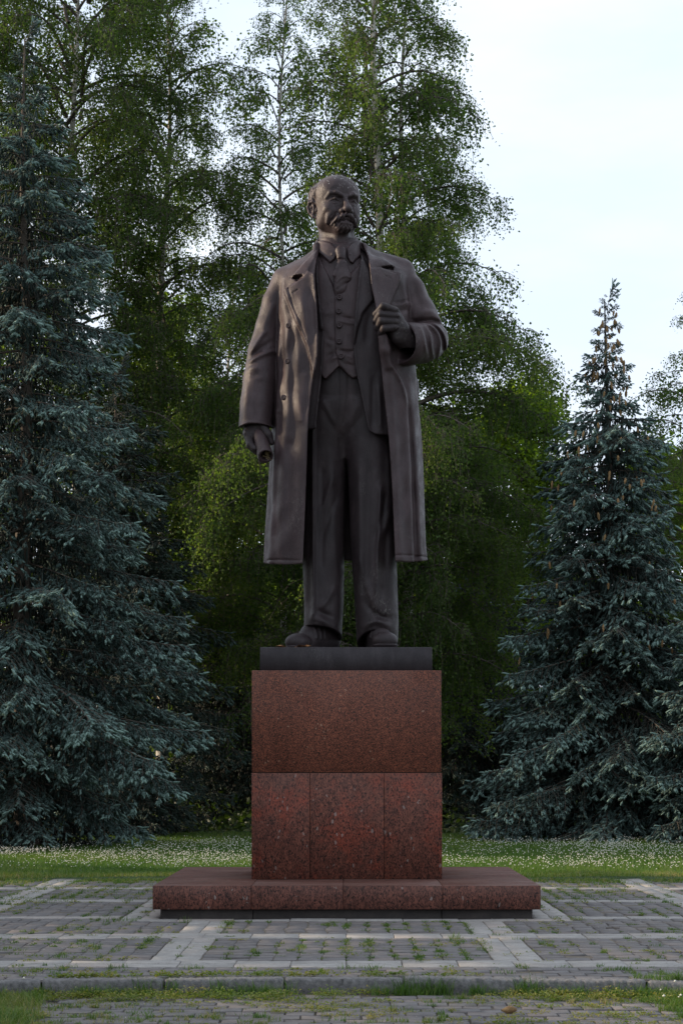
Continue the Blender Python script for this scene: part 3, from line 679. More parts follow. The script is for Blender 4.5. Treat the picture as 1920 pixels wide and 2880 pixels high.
def build_trousers():
    G = Grid((840, 1010, -115), (1135, 1842, 140), 2.6)
    hips, _, (x, y, z) = G.loft([(1010, 862, 1082, 92, -90), (1100, 858, 1092, 88, -95), (1160, 858, 1098, 80, -98), (1215, 864, 1098, 62, -90), (1290, 880, 1080, 25, -70)], 2.4)
    Lg = [(1150, 857, 984, 72, -96), (1300, 858, 976, 46, -90), (1400, 858, 972, 38, -84), (1500, 854, 969, 38, -78), (1600, 851, 967, 42, -74), (1700, 855, 966, 50, -72), (1760, 854, 962, 56, -68), (1830, 852, 960, 54, -66)]
    Rg = [(1150, 966, 1102, 78, -92), (1300, 975, 1108, 80, -74), (1400, 981, 1112, 82, -64), (1500, 985, 1114, 84, -58), (1600, 990, 1115, 86, -54), (1700, 997, 1118, 84, -52), (1760, 1000, 1120, 86, -50), (1830, 1004, 1117, 84, -48)]
    U, V = G.uv()
    HLt = relief(U, V, [('ridge', 9, 6, [(881, 1130), (878, 1300), (880, 1500), (880, 1640), (883, 1700), (880, 1740)]), ('ridge', -6, 9, [(866, 1640), (868, 1720)]), ('ridge', 4, 12, [(930, 1250), (935, 1450), (942, 1600)]),
                        ('ridge', 7, 9, [(884, 1732), (905, 1745), (935, 1760)]), ('ridge', -8, 9, [(882, 1712), (915, 1728), (940, 1738)]), ('ridge', 4, 8, [(940, 1330), (915, 1400), (895, 1450)]), ('ridge', -4, 8, [(950, 1380), (925, 1450), (900, 1520)]), ('ridge', 4, 7, [(945, 1640), (920, 1690), (895, 1715)]), ('ridge', -4, 8, [(905, 1300), (905, 1600)])], 60)
    HRt = relief(U, V, [('ridge', 8, 7, [(1070, 1360), (1066, 1480), (1060, 1560), (1062, 1620), (1056, 1700), (1046, 1730)]), ('ridge', -6, 10, [(1085, 1480), (1082, 1600), (1075, 1690)]),
                        ('ridge', 4, 9, [(1010, 1300), (1012, 1500), (1010, 1700)]), ('ridge', -7, 8, [(1030, 1690), (1048, 1722), (1080, 1738), (1105, 1735)]), ('ridge', 4, 8, [(1010, 1560), (1030, 1640), (1046, 1700)]), ('ridge', -4, 7, [(1085, 1380), (1075, 1450), (1050, 1520)]), ('ridge', 4, 8, [(1100, 1420), (1085, 1480), (1068, 1520)]), ('ridge', 7, 9, [(1015, 1770), (1050, 1745), (1078, 1752), (1105, 1768)]),
                        ('ridge', -4, 9, [(1036, 1300), (1034, 1500), (1030, 1650)]), ('ridge', 5, 10, [(1095, 1260), (1097, 1400)])], 90)
    Hh = relief(U, V, [('ridge', -3, 3, [(952, 1035), (953, 1100), (950, 1170), (953, 1215)]), ('ridge', -3, 3, [(978, 1060), (977, 1130), (965, 1185)]), ('ridge', 5, 10, [(1010, 1120), (992, 1170), (968, 1200)]), ('ridge', 4, 8, [(900, 1110), (925, 1160), (950, 1195)]), ('ridge', -4, 8, [(905, 1140), (930, 1190), (950, 1215)]), ('ridge', -4, 8, [(1030, 1150), (1000, 1190), (975, 1220)]),
                       ('ridge', -9, 8, [(958, 1200), (956, 1260), (968, 1330)]), ('ridge', 5, 9, [(990, 1190), (985, 1250)])], 100)
    fr = sstep((z-0)/40.0)
    l, _, _ = G.loft(Lg, 2.3); r, _, _ = G.loft(Rg, 2.3)
    l = l-HLt[:, :, None]*fr; r = r-HRt[:, :, None]*fr; hips = hips-Hh[:, :, None]*fr
    hips = np.maximum(hips, y-1285)
    def smin(a, b, k): h = np.maximum(k-np.abs(a-b), 0)/k; return np.minimum(a, b)-h*h*k*0.25
    # hems: higher over the instep, longer at the heel
    hemL = 1790+0.0*x-0.30*np.clip(z+30, -20, 90)+0.20*(x-905); hemR = 1808-0.36*np.clip(z, -40, 95)+0.004*(x-1060)**2
    lc = np.maximum(l, y-np.minimum(hemL, 1828)); rc = np.maximum(r, y-np.minimum(hemR, 1828))
    both = np.minimum(lc, rc)
    G.F = smin(both, hips, 26).astype(np.float32)
    for lg, h0 in ((Lg, 1765), (Rg, 1765)):
        q, _, _ = G.loft(inset(lg, 8, 8, 8), 2.3); q = np.maximum(q, h0-y); G.F = np.maximum(G.F, -q)
    return part('trousers', G, M['bronze_shaded'])

def build_shoe(left):
    if left:
        G = Grid((790, 1735, -90), (985, 1845, 110), 1.8)
        heel, toe = np.array((925, 1800, -45.)), np.array((838, 1812, 58.))
        th = 1833
    else:
        G = Grid((1015, 1735, -80), (1150, 1845, 190), 1.8)
        heel, toe = np.array((1052, 1800, -30.)), np.array((1080, 1812, 122.))
        th = 1833
    mid = heel*0.45+toe*0.55
    G.cone((*heel[:1], 1800, heel[2]), (toe[0], 1818, toe[2]), 33, 27, 10)
    G.ell((toe[0], 1810, toe[2]), (35, 24, 32), 10)
    G.cone((heel[0], 1770, heel[2]+10), (mid[0], 1792, mid[2]), 33, 32, 14)
    G.cone((mid[0]+(2 if left else -2), 1775, mid[2]-14), (mid[0]-(12 if left else -3), 1792, mid[2]+14), 26, 25, 12)
    x, y, z = G.ax[0].reshape(-1, 1, 1), G.ax[1].reshape(1, -1, 1), G.ax[2].reshape(1, 1, -1)
    F = G.F.copy()
    up = np.maximum(F, y-1822)
    sole = np.maximum(F-4.5, np.maximum(1822-y, y-th)); arch = np.sqrt((x-mid[0])**2+(z-mid[2])**2)
    up2 = np.maximum(up, 0)
    # toe cap seam and lace bars
    dirv = (toe-heel); dirv[1] = 0; dirv /= np.linalg.norm(dirv)
    t = (x-heel[0])*dirv[0]+(z-heel[2])*dirv[2]; L = float(np.linalg.norm((toe-heel)[[0, 2]]))
    up = up+1.8*np.exp(-((t-L*0.88)/2.0)**2)
    for q in (0.42, 0.54, 0.66): up = up-2.5*np.exp(-((t-L*q)/2.6)**2)*(y < 1800)
    G.F = np.minimum(up, sole).astype(np.float32)
    return part('shoe', G, M['bronze_shaded'])

def build_head():
    G = Grid((855, 480, -95), (1030, 730, 118), 1.5)
    yaw = R(22); c, s_ = math.cos(yaw), math.sin(yaw); C = np.array((943., 578., 4.))
    def H(x, y, z): return (C[0]+x*c+z*s_, C[1]-y, C[2]+z*c-x*s_)
    rot = [[c, 0, -s_], [0, -1, 0], [s_, 0, c]]
    def E(p, r, k=8, op='add', roll=0):
        rm = rot
        if roll:
            a, b_ = math.cos(R(roll)), math.sin(R(roll)); r0 = np.array(rot); rm = [list(a*r0[0]+b_*r0[1]), list(-b_*r0[0]+a*r0[1]), list(r0[2])]
        G.ell(H(*p), r, k, op, rm)
    def K(pts, k=5, op='add'): G.chain([(*H(*p[:3]), p[3]) for p in pts], k, op)
    E((0, 23, -12), (66.5, 55, 80), 0); E((0, 24, 24), (58, 47, 47), 18)
    E((0, -22, 14), (57, 56, 55), 22); E((0, -58, 24), (43, 34, 47), 22)
    for s in (-1, 1):
        E((s*37, -30, 45), (17, 15, 16), 18); E((s*44, -48, 6), (14, 24, 26), 16)
    E((0, -77, 60), (25, 18, 21), 14)
    # sockets
    for s in (-1, 1):
        E((s*28, -7, 75), (18, 10.5, 14.5), 5, 'cut')
        E((s*14, -6, 77), (9, 9, 9), 7, 'cut')
        E((s*27, -9, 56), (13, 9.5, 11), 3)
        K([(s*42, -10, 55, 2.6), (s*28, -3.5, 67.5, 3.0), (s*15, -9, 67, 2.4)], 2.5)
        K([(s*42, -13, 54, 2.6), (s*28, -17, 65, 2.8), (s*16, -13, 65, 2.6)], 3)
        K([(s*43, -20, 53, 2.0), (s*28, -24, 64, 2.4), (s*15, -19, 65, 2.0)], 4)
        K([(s*38, -10, 62, 1.6), (s*28, -8, 70, 2.0), (s*18, -10.5, 70, 1.6)], 1.5, 'cut')
        K([(s*47, 0, 50, 3.5), (s*39, 12, 60, 5.0), (s*25, 13, 70, 5.4), (s*9, 5, 75, 4.6)], 5)       # brow
        K([(s*5, 2, 79, 1.5), (s*7, 12, 76, 1.5)], 4, 'cut')
    K([(0, 0, 71, 6), (0, -14, 79, 6.5), (0, -28, 88, 8), (0, -36, 91, 9.5)], 7)
    E((0, -37, 92), (12, 9.5, 12), 6)
    for s in (-1, 1):
        E((s*13, -40, 80), (8, 7.5, 10), 5); K([(s*7, -46, 88, 3.0), (s*9, -46, 80, 3.0)], 2, 'cut')
        K([(s*21, -38, 74, 1.2), (s*32, -52, 68, 1.6), (s*38, -66, 60, 1.2)], 6, 'cut')        # cheek fold
        K([(s*27, -36, 64, 4), (s*40, -52, 54, 4), (s*44, -68, 46, 3)], 12)
    # mouth, moustache, beard
    E((0, -66, 68), (28, 20, 18), 10)
    K([(-26, -71, 76, 3.6), (0, -66, 87, 4.2), (26, -71, 76, 3.6)], 2, 'cut')
    K([(-14, -73.5, 80, 3.6), (0, -72.5, 83, 4.2), (14, -73.5, 80, 3.6)], 3)
    K([(-14, -80.5, 81, 3.2), (14, -80.5, 81, 3.2)], 3, 'cut')
    for s in (-1, 1):
        K([(s*3, -51, 88, 5.5), (s*13, -55, 85, 6.2), (s*25, -62, 77, 6), (s*34, -70, 67, 4.5), (s*38, -77, 61, 2.2)], 3)
    K([(0, -48, 93, 2), (0, -58, 94, 1.5)], 3, 'cut')
    E((0, -81, 67), (23, 12, 15), 6)
    # ears
    for s in (-1, 1):
        K([(s*58, -6, 8, 4), (s*68, 2, 0, 4.2), (s*75, 0, -10, 4.2), (s*77, -12, -15, 4.2), (s*74, -26, -11, 4), (s*66, -40, -1, 4.6), (s*60, -44, 5, 4)], 3)
        E((s*66, -20, -6), (6, 20, 11), 3); E((s*72, -18, -3), (5, 12, 7), 3, 'cut')
        K([(s*60, -20, 10, 3.5), (s*62, -27, 9, 3)], 3); K([(s*66, -6, -2, 2.2), (s*71, -14, -8, 2.2), (s*68, -26, -5, 2.2)], 2)
    # neck
    G.chain([(942, 640, -26, 47), (950, 690, -14, 52), (952, 735, -5, 58)], 12, sw=0.95)
    G.cone(H(0, -78, 34), (954, 715, 18), 18, 26, 18)
    # hair at the sides and back, strand relief in moustache and beard
    x, y, z = G.ax[0].reshape(-1, 1, 1), G.ax[1].reshape(1, -1, 1), G.ax[2].reshape(1, 1, -1)
    lx = (x-C[0])*c-(z-C[2])*s_; lz = (x-C[0])*s_+(z-C[2])*c; ly = -(y-C[1])+0*lx
    hm = sstep((np.abs(lx)-44)/12.0)*sstep((17-lz+ly*0.12)/10.0)*sstep((50-ly-0.35*lz)/14.0)*sstep((ly-0.3*lz-4)/9.0)
    hm = np.maximum(hm, sstep((-26-lz)/14.0)*sstep((30-ly)/14.0)*sstep((ly+66)/16.0))
    strands = 3.4*np.abs(np.sin(lz*0.24+1.6*np.sin(ly*0.09+lz*0.04)+ly*0.05))+1.0*np.sin(ly*0.22+lz*0.35)+1.5
    G.F -= (hm*strands).astype(np.float32)
    bm = sstep((lz-58)/8.0)*sstep((-84-ly)/6.0)*sstep((30-np.abs(lx))/8.0)
    mm = sstep((lz-55)/8.0)*sstep((-46-ly)/4.0)*sstep((ly+88)/6.0)*(1-sstep((8-np.abs(ly+74))/4.0)*sstep((18-np.abs(lx))/6.0))*sstep((42-np.abs(lx))/6.0)
    G.F -= (bm*1.6*np.sin(lx*0.55+1.2*np.sin(ly*0.22))+mm*1.1*np.sin(lx*0.7+np.sign(lx)*ly*0.35)).astype(np.float32)
    f2 = 0.5*np.sin(lx*0.09+ly*0.13)*np.sin(lz*0.11+1); G.F += f2.astype(np.float32)
    return part('head', G, M['bronze_head'])

def build_fist():
    G = Grid((1025, 825, 60), (1200, 1010, 215), 1.5)
    def q(u, v, w, r): return (*P(u, v, w), r)
    w0 = 172
    # back of the hand and wrist
    G.chain([q(1112, 884, 158, 15), q(1128, 925, 150, 21), q(1150, 962, 118, 26), q(1185, 967, 75, 26)], 8)
    G.chain([q(1106, 912, 152, 17), q(1122, 948, 145, 21), q(1148, 966, 118, 26)], 8)
    G.chain([q(1100, 900, 150, 22), q(1112, 930, 140, 22)], 8)
    F = [((1110, 873), (1077, 861), (1056, 884), (1066, 898)), ((1113, 889), (1070, 884), (1055, 904), (1068, 914)),
         ((1111, 906), (1072, 903), (1060, 922), (1072, 928)), ((1108, 922), (1079, 924), (1069, 938), (1080, 942))]
    for i, (k_, p, t, e) in enumerate(F):
        T = Grid(G.lo, G.lo+np.array(G.n)*G.h-G.h*0.5, 1.5)
        r = 9.8-0.6*(i == 3)
        T.chain([q(*k_, w0-6, r+0.5), q(*p, w0+4, r), q(*t, w0-14, r-1.2), q(*e, w0-32, r-2)], 3)
        G.put(tuple(slice(0, n) for n in T.n), T.F[:G.n[0], :G.n[1], :G.n[2]], 3.0)
    for i, (u, v) in enumerate(((1113, 872), (1117, 888), (1115, 905), (1112, 921))): G.ell(P(u, v, w0-1), (7, 6, 7), 5)
    for a, b_ in (((1116, 890), (1130, 925)), ((1114, 907), (1130, 938))): G.chain([q(*a, 168, 3), q(*b_, 162, 3)], 6)
    # thumb behind the cloth
    G.chain([q(1110, 930, 145, 13), q(1088, 925, 128, 11), q(1070, 905, 118, 9.5)], 5)
    return part('hand', G, M['bronze_shaded'])

def build_low_hand():
    G = Grid((655, 1160, -35), (790, 1320, 115), 1.5)
    def q(u, v, w, r): return (*P(u, v, w), r)
    G.chain([q(718, 1165, 18, 26), q(716, 1195, 24, 27), q(711, 1222, 30, 26)], 8, sw=0.9)
    G.chain([q(735, 1200, 30, 22), q(738, 1222, 22, 20)], 8)
    # fingers curl round the far side of the roll
    for i, (a, b_, c_) in enumerate((((700, 1222, 40), (704, 1250, 52), (716, 1262, 62)), ((697, 1220, 25), (703, 1254, 34), (722, 1272, 46)),
                                     ((699, 1218, 10), (708, 1252, 12), (728, 1272, 22)), ((706, 1216, -3), (716, 1246, -6), (733, 1262, 2)))):
        G.chain([q(*a, 11), q(*b_, 10), q(*c_, 8.5)], 3)
    for (u, v, w) in ((694, 1218, 42), (691, 1216, 28)): G.ell(P(u, v, w), (8, 8, 8), 6)
    # thumb lies along the inner side
    G.chain([q(738, 1200, 46, 12), q(755, 1222, 52, 10.5), q(764, 1245, 50, 8)], 6)
    hand = part('hand', G, M['bronze_shaded'])
    # rolled sheet of papers
    G = Grid((690, 1195, 0), (790, 1315, 115), 1.3)
    G.chain([q(728, 1220, 38, 18), q(748, 1284, 82, 21)], 0)
    G.chain([q(727, 1240, 40, 12), q(740, 1288, 66, 15)], 5)
    x, y, z = G.ax[0].reshape(-1, 1, 1), G.ax[1].reshape(1, -1, 1), G.ax[2].reshape(1, 1, -1)
    e = np.array(P(749, 1283, 82)); n = np.array((0.12, 0.68, 0.72)); n /= np.linalg.norm(n)
    G.F = np.maximum(G.F, (x-e[0])*n[0]+(y-e[1])*n[1]+(z-e[2])*n[2])
    G.chain([q(744, 1266, 64, 14), q(754, 1300, 104, 18)], 1, 'cut')
    part('paper_roll', G, M['bronze'])
    return hand

def disc_button(u, v, w, r, tilt=0.0):
    """domed button with a raised rim and a stamped ring"""
    prof = [(0, 1.2), (0.18, 1.25), (0.28, 0.8), (0.45, 0.75), (0.6, 1.35), (0.82, 1.4), (0.98, 0.9), (1.0, -0.9)]
    n = 20; V = []; F = []
    for i, (rr, hh) in enumerate(prof):
        for j in range(n):
            a = 2*math.pi*j/n; V.append((rr*r*math.cos(a), -hh*r*0.38, rr*r*math.sin(a)))
    for i in range(len(prof)-1):
        for j in range(n):
            k = (j+1) % n; F.append((i*n+j, (i+1)*n+j, (i+1)*n+k, i*n+k))
    me = mesh_np('button', np.array(V)*S, F, M['bronze'], True)
    p = to_world(np.array([P(u, v, w)]))[0]-np.array(ST0)
    return obj('button', me, statue, tuple(p), (0, 0, tilt))
coat = build_overcoat(); build_jacket(); build_vest(); build_shirt(); build_tie(); build_trousers(); build_shoe(True); build_shoe(False)
build_head(); build_fist(); build_low_hand()
for u, v, w, r, t in ((954, 836, 104, 8, 0), (952, 875, 108, 8, 0), (954, 915, 110, 8, 0), (953, 960, 110, 8, 0), (959, 1002, 110, 8.5, 0)): disc_button(u, v, w, r, t)
for u, v, w, r, t in ((811, 916, 116, 7.5, -0.35), (808, 1016, 119, 7.5, -0.35), (797, 1118, 117, 7.5, -0.4)): disc_button(u, v, w, r, t)
# ------------------------------------------------------------------ statue plate
V, F = box_vf(-1.008, 1.0, 1.30-SY, 2.86-SY, 2.792-ST0.z, 3.067-ST0.z, 0.006)
V = [((x*0.996 if z > 2.9-ST0.z else x), y, z) for x, y, z in V]
obj('base_plate', mesh_np('base_plate', V, F, M['bronze_plate']), statue)

# ------------------------------------------------------------------ foliage materials
def leaf_mat(name, cols, trans, rough=0.55, tcol=None, spec=0.3):
    """cols: ramp over the per-leaf tint plus a per-bough random; trans: share of light let through"""
    m, nt, b = new_mat(name)
    a = nd(nt, 'ShaderNodeAttribute', attribute_name='tint'); oi = nd(nt, 'ShaderNodeObjectInfo')
    mr = nd(nt, 'ShaderNodeMath', operation='MULTIPLY_ADD'); nt.links.new(oi.outputs['Random'], mr.inputs[0]); mr.inputs[1].default_value = 0.35; nt.links.new(a.outputs['Fac'], mr.inputs[2])
    c = ramp(nt, mr.outputs[0], cols)
    nt.links.new(c, b.inputs['Base Color']); b.inputs['Roughness'].default_value = rough; b.inputs['Specular IOR Level'].default_value = spec
    if trans > 0:
        t = nt.nodes.new('ShaderNodeBsdfTranslucent'); ms = nt.nodes.new('ShaderNodeMixShader'); ms.inputs[0].default_value = trans
        tc_ = mixc(nt, 1.0, c, tcol or (1.5, 1.7, 0.6), 'MULTIPLY'); nt.links.new(tc_, t.inputs['Color'])
        out = nt.nodes['Material Output']; nt.links.new(b.outputs[0], ms.inputs[1]); nt.links.new(t.outputs[0], ms.inputs[2]); nt.links.new(ms.outputs[0], out.inputs['Surface'])
    return m
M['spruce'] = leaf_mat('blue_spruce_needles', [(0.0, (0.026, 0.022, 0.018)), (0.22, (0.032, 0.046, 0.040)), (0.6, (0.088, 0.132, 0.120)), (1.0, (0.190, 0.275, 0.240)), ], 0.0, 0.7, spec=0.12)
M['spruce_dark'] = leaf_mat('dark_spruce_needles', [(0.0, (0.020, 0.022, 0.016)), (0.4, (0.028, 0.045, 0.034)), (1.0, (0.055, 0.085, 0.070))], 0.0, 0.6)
M['birch'] = leaf_mat('birch_leaves', [(0.0, (0.034, 0.060, 0.022)), (0.5, (0.074, 0.116, 0.036)), (0.9, (0.13, 0.17, 0.050)), (1.0, (0.20, 0.20, 0.055))], 0.5, 0.6, spec=0.12)
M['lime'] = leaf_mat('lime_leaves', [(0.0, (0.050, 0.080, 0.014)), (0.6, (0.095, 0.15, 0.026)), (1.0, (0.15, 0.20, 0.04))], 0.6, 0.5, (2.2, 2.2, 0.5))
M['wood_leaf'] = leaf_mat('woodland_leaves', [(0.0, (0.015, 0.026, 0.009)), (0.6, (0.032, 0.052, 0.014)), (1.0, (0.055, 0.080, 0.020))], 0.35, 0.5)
def bark(name, lo, hi, marks=None, sc=1.0):
    m, nt, b = new_mat(name); co = posco(nt, (1, 1, 0.3))
    c = ramp(nt, noise(nt, co, 9*sc, 5, 0.7), [(0.3, lo), (0.7, hi)])
    if marks:
        k = noise(nt, posco(nt, (1, 1, 3.5)), 3.2, 4, 0.75)
        c = mixc(nt, ramp(nt, k, [(0.56, (0, 0, 0)), (0.60, (1, 1, 1))]), c, marks)
    nt.links.new(c, b.inputs['Base Color']); b.inputs['Roughness'].default_value = 0.85; bump(nt, b, noise(nt, co, 20*sc, 4), 0.5, 0.02); return m
M['birch_bark'] = bark('birch_bark', (0.36, 0.32, 0.27), (0.58, 0.54, 0.48), (0.045, 0.035, 0.03))
M['twig'] = bark('birch_twig', (0.055, 0.042, 0.034), (0.12, 0.095, 0.078))
M['bark'] = bark('spruce_bark', (0.055, 0.042, 0.032), (0.12, 0.095, 0.075))
m, nt, b = new_mat('cone'); nt.links.new(ramp(nt, noise(nt, posco(nt), 30, 3), [(0.3, (0.16, 0.085, 0.035)), (0.7, (0.30, 0.19, 0.08))]), b.inputs['Base Color']); b.inputs['Roughness'].default_value = 0.8; M['cone'] = m

# ------------------------------------------------------------------ foliage geometry
def frames(D):
    """orthonormal side/up vectors for directions D (n,3)"""
    D = D/np.linalg.norm(D, axis=1, keepdims=True)
    up = np.where(np.abs(D[:, 2:3]) > 0.9, np.array([[1., 0, 0]]), np.array([[0, 0, 1.]]))
    Sd = np.cross(D, up); Sd /= np.linalg.norm(Sd, axis=1, keepdims=True); return D, Sd, np.cross(Sd, D)
def shoots(Pn, D, L, r, tint, rg):
    """needled shoots: a spindle with fins of needles; triangles"""
    n = len(Pn); D, A, B = frames(D); rot = rg.uniform(0, 6.28, n)
    VV, FF, TT = [], [], []
    # spindle : 5 sided, 3 rings
    prof = [(0.0, 0.35), (0.35, 1.0), (0.8, 0.8)]
    k = 5; base = []
    pts = []
    for (t, rr) in prof:
        for j in range(k):
            a = rot+2*math.pi*j/k
            pts.append(Pn+D*(L*t)[:, None]+(A*np.cos(a)[:, None]+B*np.sin(a)[:, None])*(r*rr)[:, None]*rg.uniform(0.55, 1.25, (n, 1)))
    pts.append(Pn+D*L[:, None]*1.04)
    T = []
    for i in range(2):
        for j in range(k):
            a_, b_ = i*k+j, i*k+(j+1) % k; T += [(a_, b_, b_+k), (a_, b_+k, a_+k)]
    for j in range(k): T.append((2*k+j, 2*k+(j+1) % k, 3*k))
    m = len(pts); Pm = np.stack(pts, 1).reshape(-1, 3); T = np.array(T)
    VV.append(Pm); FF.append((np.arange(n)[:, None, None]*m+T[None]).reshape(-1, 3)); TT.append(np.repeat(tint, m))
    # needle fins
    n0 = len(Pm); q = 11
    tt = rg.uniform(0.05, 0.95, (n, q)); aa = rg.uniform(0, 6.28, (n, q)); rr = r[:, None]*rg.uniform(1.3, 1.9, (n, q))
    c0 = Pn[:, None]+D[:, None]*(L[:, None]*tt)[..., None]
    rad = A[:, None]*np.cos(aa)[..., None]+B[:, None]*np.sin(aa)[..., None]; tan = np.cross(np.broadcast_to(D[:, None], rad.shape), rad)
    w = (r*0.28)[:, None, None]
    p1 = c0+tan*w; p2 = c0-tan*w; p3 = c0+rad*rr[..., None]+D[:, None]*(rr*0.9)[..., None]
    Pf = np.stack([p1, p2, p3], 2).reshape(-1, 3)
    VV.append(Pf); FF.append(np.arange(n*q*3).reshape(-1, 3)+n0); TT.append(np.repeat(np.minimum(tint*1.1, 1), q*3))
    return np.concatenate(VV), np.concatenate(FF), np.concatenate(TT)
def tubes(polys, rads, k=3):
    """list of polylines (m,3) with radii -> verts, tris"""
    VV, FF = [], []; n0 = 0
    for pl, rd in zip(polys, rads):
        pl = np.asarray(pl, float); m = len(pl); D = np.gradient(pl, axis=0); D, A, B = frames(D+1e-9)
        a = 2*math.pi*np.arange(k)/k
        V = pl[:, None]+(A[:, None]*np.cos(a)[None, :, None]+B[:, None]*np.sin(a)[None, :, None])*np.asarray(rd)[:, None, None]
        VV.append(V.reshape(-1, 3)); i = (np.arange(m-1)[:, None]*k+np.arange(k)[None]); j = (np.arange(m-1)[:, None]*k+(np.arange(k)[None]+1) % k)
        q = np.stack([i, j, j+k, i+k], -1).reshape(-1, 4); FF.append(np.concatenate([q[:, :3], q[:, [0, 2, 3]]])+n0); n0 += m*k
    return np.concatenate(VV), np.concatenate(FF)
def two_mat_mesh(name, a, b, ma, mb, smooth=False):
    """a = (V, F, tint) in ma, b = (V, F) in mb"""
    Va, Fa, Ta = a; Vb, Fb = b
    V = np.concatenate([Va, Vb]); F = np.concatenate([Fa, Fb+len(Va)])
    me = mesh_np(name, V, F, ma, smooth, np.concatenate([Ta, np.full(len(Vb), 0.3)])); me.materials.append(mb)
    mi = np.zeros(len(F), np.int32); mi[len(Fa):] = 1; me.polygons.foreach_set('material_index', mi); return me

def spruce_bough(L, seed, mat, dens=1.0, cones=0):
    rg = np.random.RandomState(seed)
    m = 14; t = np.linspace(0, 1, m); x = L*t
    az = rg.uniform(-0.15, 0.15); ax = np.stack([x, L*0.10*np.sin(t*2.5+rg.uniform(0, 6))*t+az*x*0.3, -0.10*L*t-0.26*L*t*t+0.13*L*t**4], 1)
    polys = [ax]; rads = [np.linspace(0.022*L**0.5, 0.006, m)]
    PP, DD, LL, TT = [], [], [], []
    def along(q): return np.array([np.interp(q, t, ax[:, i]) for i in range(3)])
    nb = int(L/0.135*dens)+3
    for i in range(nb):
        q = 0.16+0.84*((i+rg.rand())/nb)**0.8; p0 = along(q); side = 1 if i % 2 else -1
        l2 = min(0.85, 0.34*L*(1-q)**0.75+0.16)*rg.uniform(0.7, 1.15)
        a = math.radians(rg.uniform(38, 62)); d = np.array([math.cos(a), side*math.sin(a), rg.uniform(-0.55, -0.10)])
        n2 = max(3, int(l2/0.11)); tt = np.linspace(0, 1, n2+1)
        pl = p0+d*l2*tt[:, None]+np.array([0.10*l2, 0, -0.50*l2])*(tt**2)[:, None]
        polys.append(pl); rads.append(np.linspace(0.007, 0.003, n2+1))
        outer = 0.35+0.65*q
        s_q = np.arange(0.12 if q > 0.5 else 0.45, 1.0, 0.105/l2)
        for k, s in enumerate(s_q):
            p = np.array([np.interp(s, tt, pl[:, j]) for j in range(3)])+rg.normal(0, 0.008, 3)
            sd = 1 if k % 2 else -1; a2 = rg.uniform(0.5, 1.0)*sd; ca, sa = math.cos(a2), math.sin(a2)
            dv = np.array([d[0]*ca-d[1]*sa, d[0]*sa+d[1]*ca, rg.uniform(-1.15, -0.15)])
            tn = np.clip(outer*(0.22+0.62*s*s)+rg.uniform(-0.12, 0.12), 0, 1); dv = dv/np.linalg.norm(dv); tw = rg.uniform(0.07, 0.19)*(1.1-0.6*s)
            e = p+dv*tw+np.array([0, 0, -0.25*tw]); PP.append(p+dv*tw*0.3); DD.append(dv); LL.append(tw*0.8); TT.append(tn*0.7)
            for bb in (-0.75, 0.0, 0.75):
                cb, sb = math.cos(bb+rg.uniform(-.2, .2)), math.sin(bb+rg.uniform(-.2, .2)); dd = np.array([dv[0]*cb-dv[1]*sb, dv[0]*sb+dv[1]*cb, dv[2]-rg.uniform(0.0, 0.5)])
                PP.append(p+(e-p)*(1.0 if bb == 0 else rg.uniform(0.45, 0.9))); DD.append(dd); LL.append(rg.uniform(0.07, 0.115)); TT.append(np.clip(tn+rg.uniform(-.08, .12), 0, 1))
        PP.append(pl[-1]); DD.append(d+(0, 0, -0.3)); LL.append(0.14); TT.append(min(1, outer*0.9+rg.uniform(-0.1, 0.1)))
    for q in np.linspace(0.3, 1, int(L*9)):
        PP.append(along(q)); DD.append(np.array([0.8, rg.uniform(-0.8, 0.8), rg.uniform(-0.6, 0.3)])); LL.append(0.11); TT.append(0.5*q+rg.uniform(-0.1, 0.2))
    for k in range(int(16*L)):        # dead brown twigs hanging in the shade of the crown
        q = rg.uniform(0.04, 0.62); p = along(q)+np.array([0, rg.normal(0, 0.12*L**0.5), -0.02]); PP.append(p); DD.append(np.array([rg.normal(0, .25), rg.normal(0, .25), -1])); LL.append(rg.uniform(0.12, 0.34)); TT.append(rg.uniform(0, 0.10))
    PP.append(ax[-1]); DD.append(np.array([1, 0, 0.1])); LL.append(0.17); TT.append(0.9)
    PP, DD, LL, TT = map(np.array, (PP, DD, LL, TT))
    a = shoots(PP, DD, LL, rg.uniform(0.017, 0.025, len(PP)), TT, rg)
    b = tubes(polys, rads)
    return two_mat_mesh('bough', a, b, mat, M['bark'])
CL = (0.7, 1.4, 2.3, 3.3, 4.2)
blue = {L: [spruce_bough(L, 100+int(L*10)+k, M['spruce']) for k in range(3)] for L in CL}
dark = {L: [spruce_bough(L, 200+int(L*10)+k, M['spruce_dark'], 0.8) for k in range(2)] for L in CL}
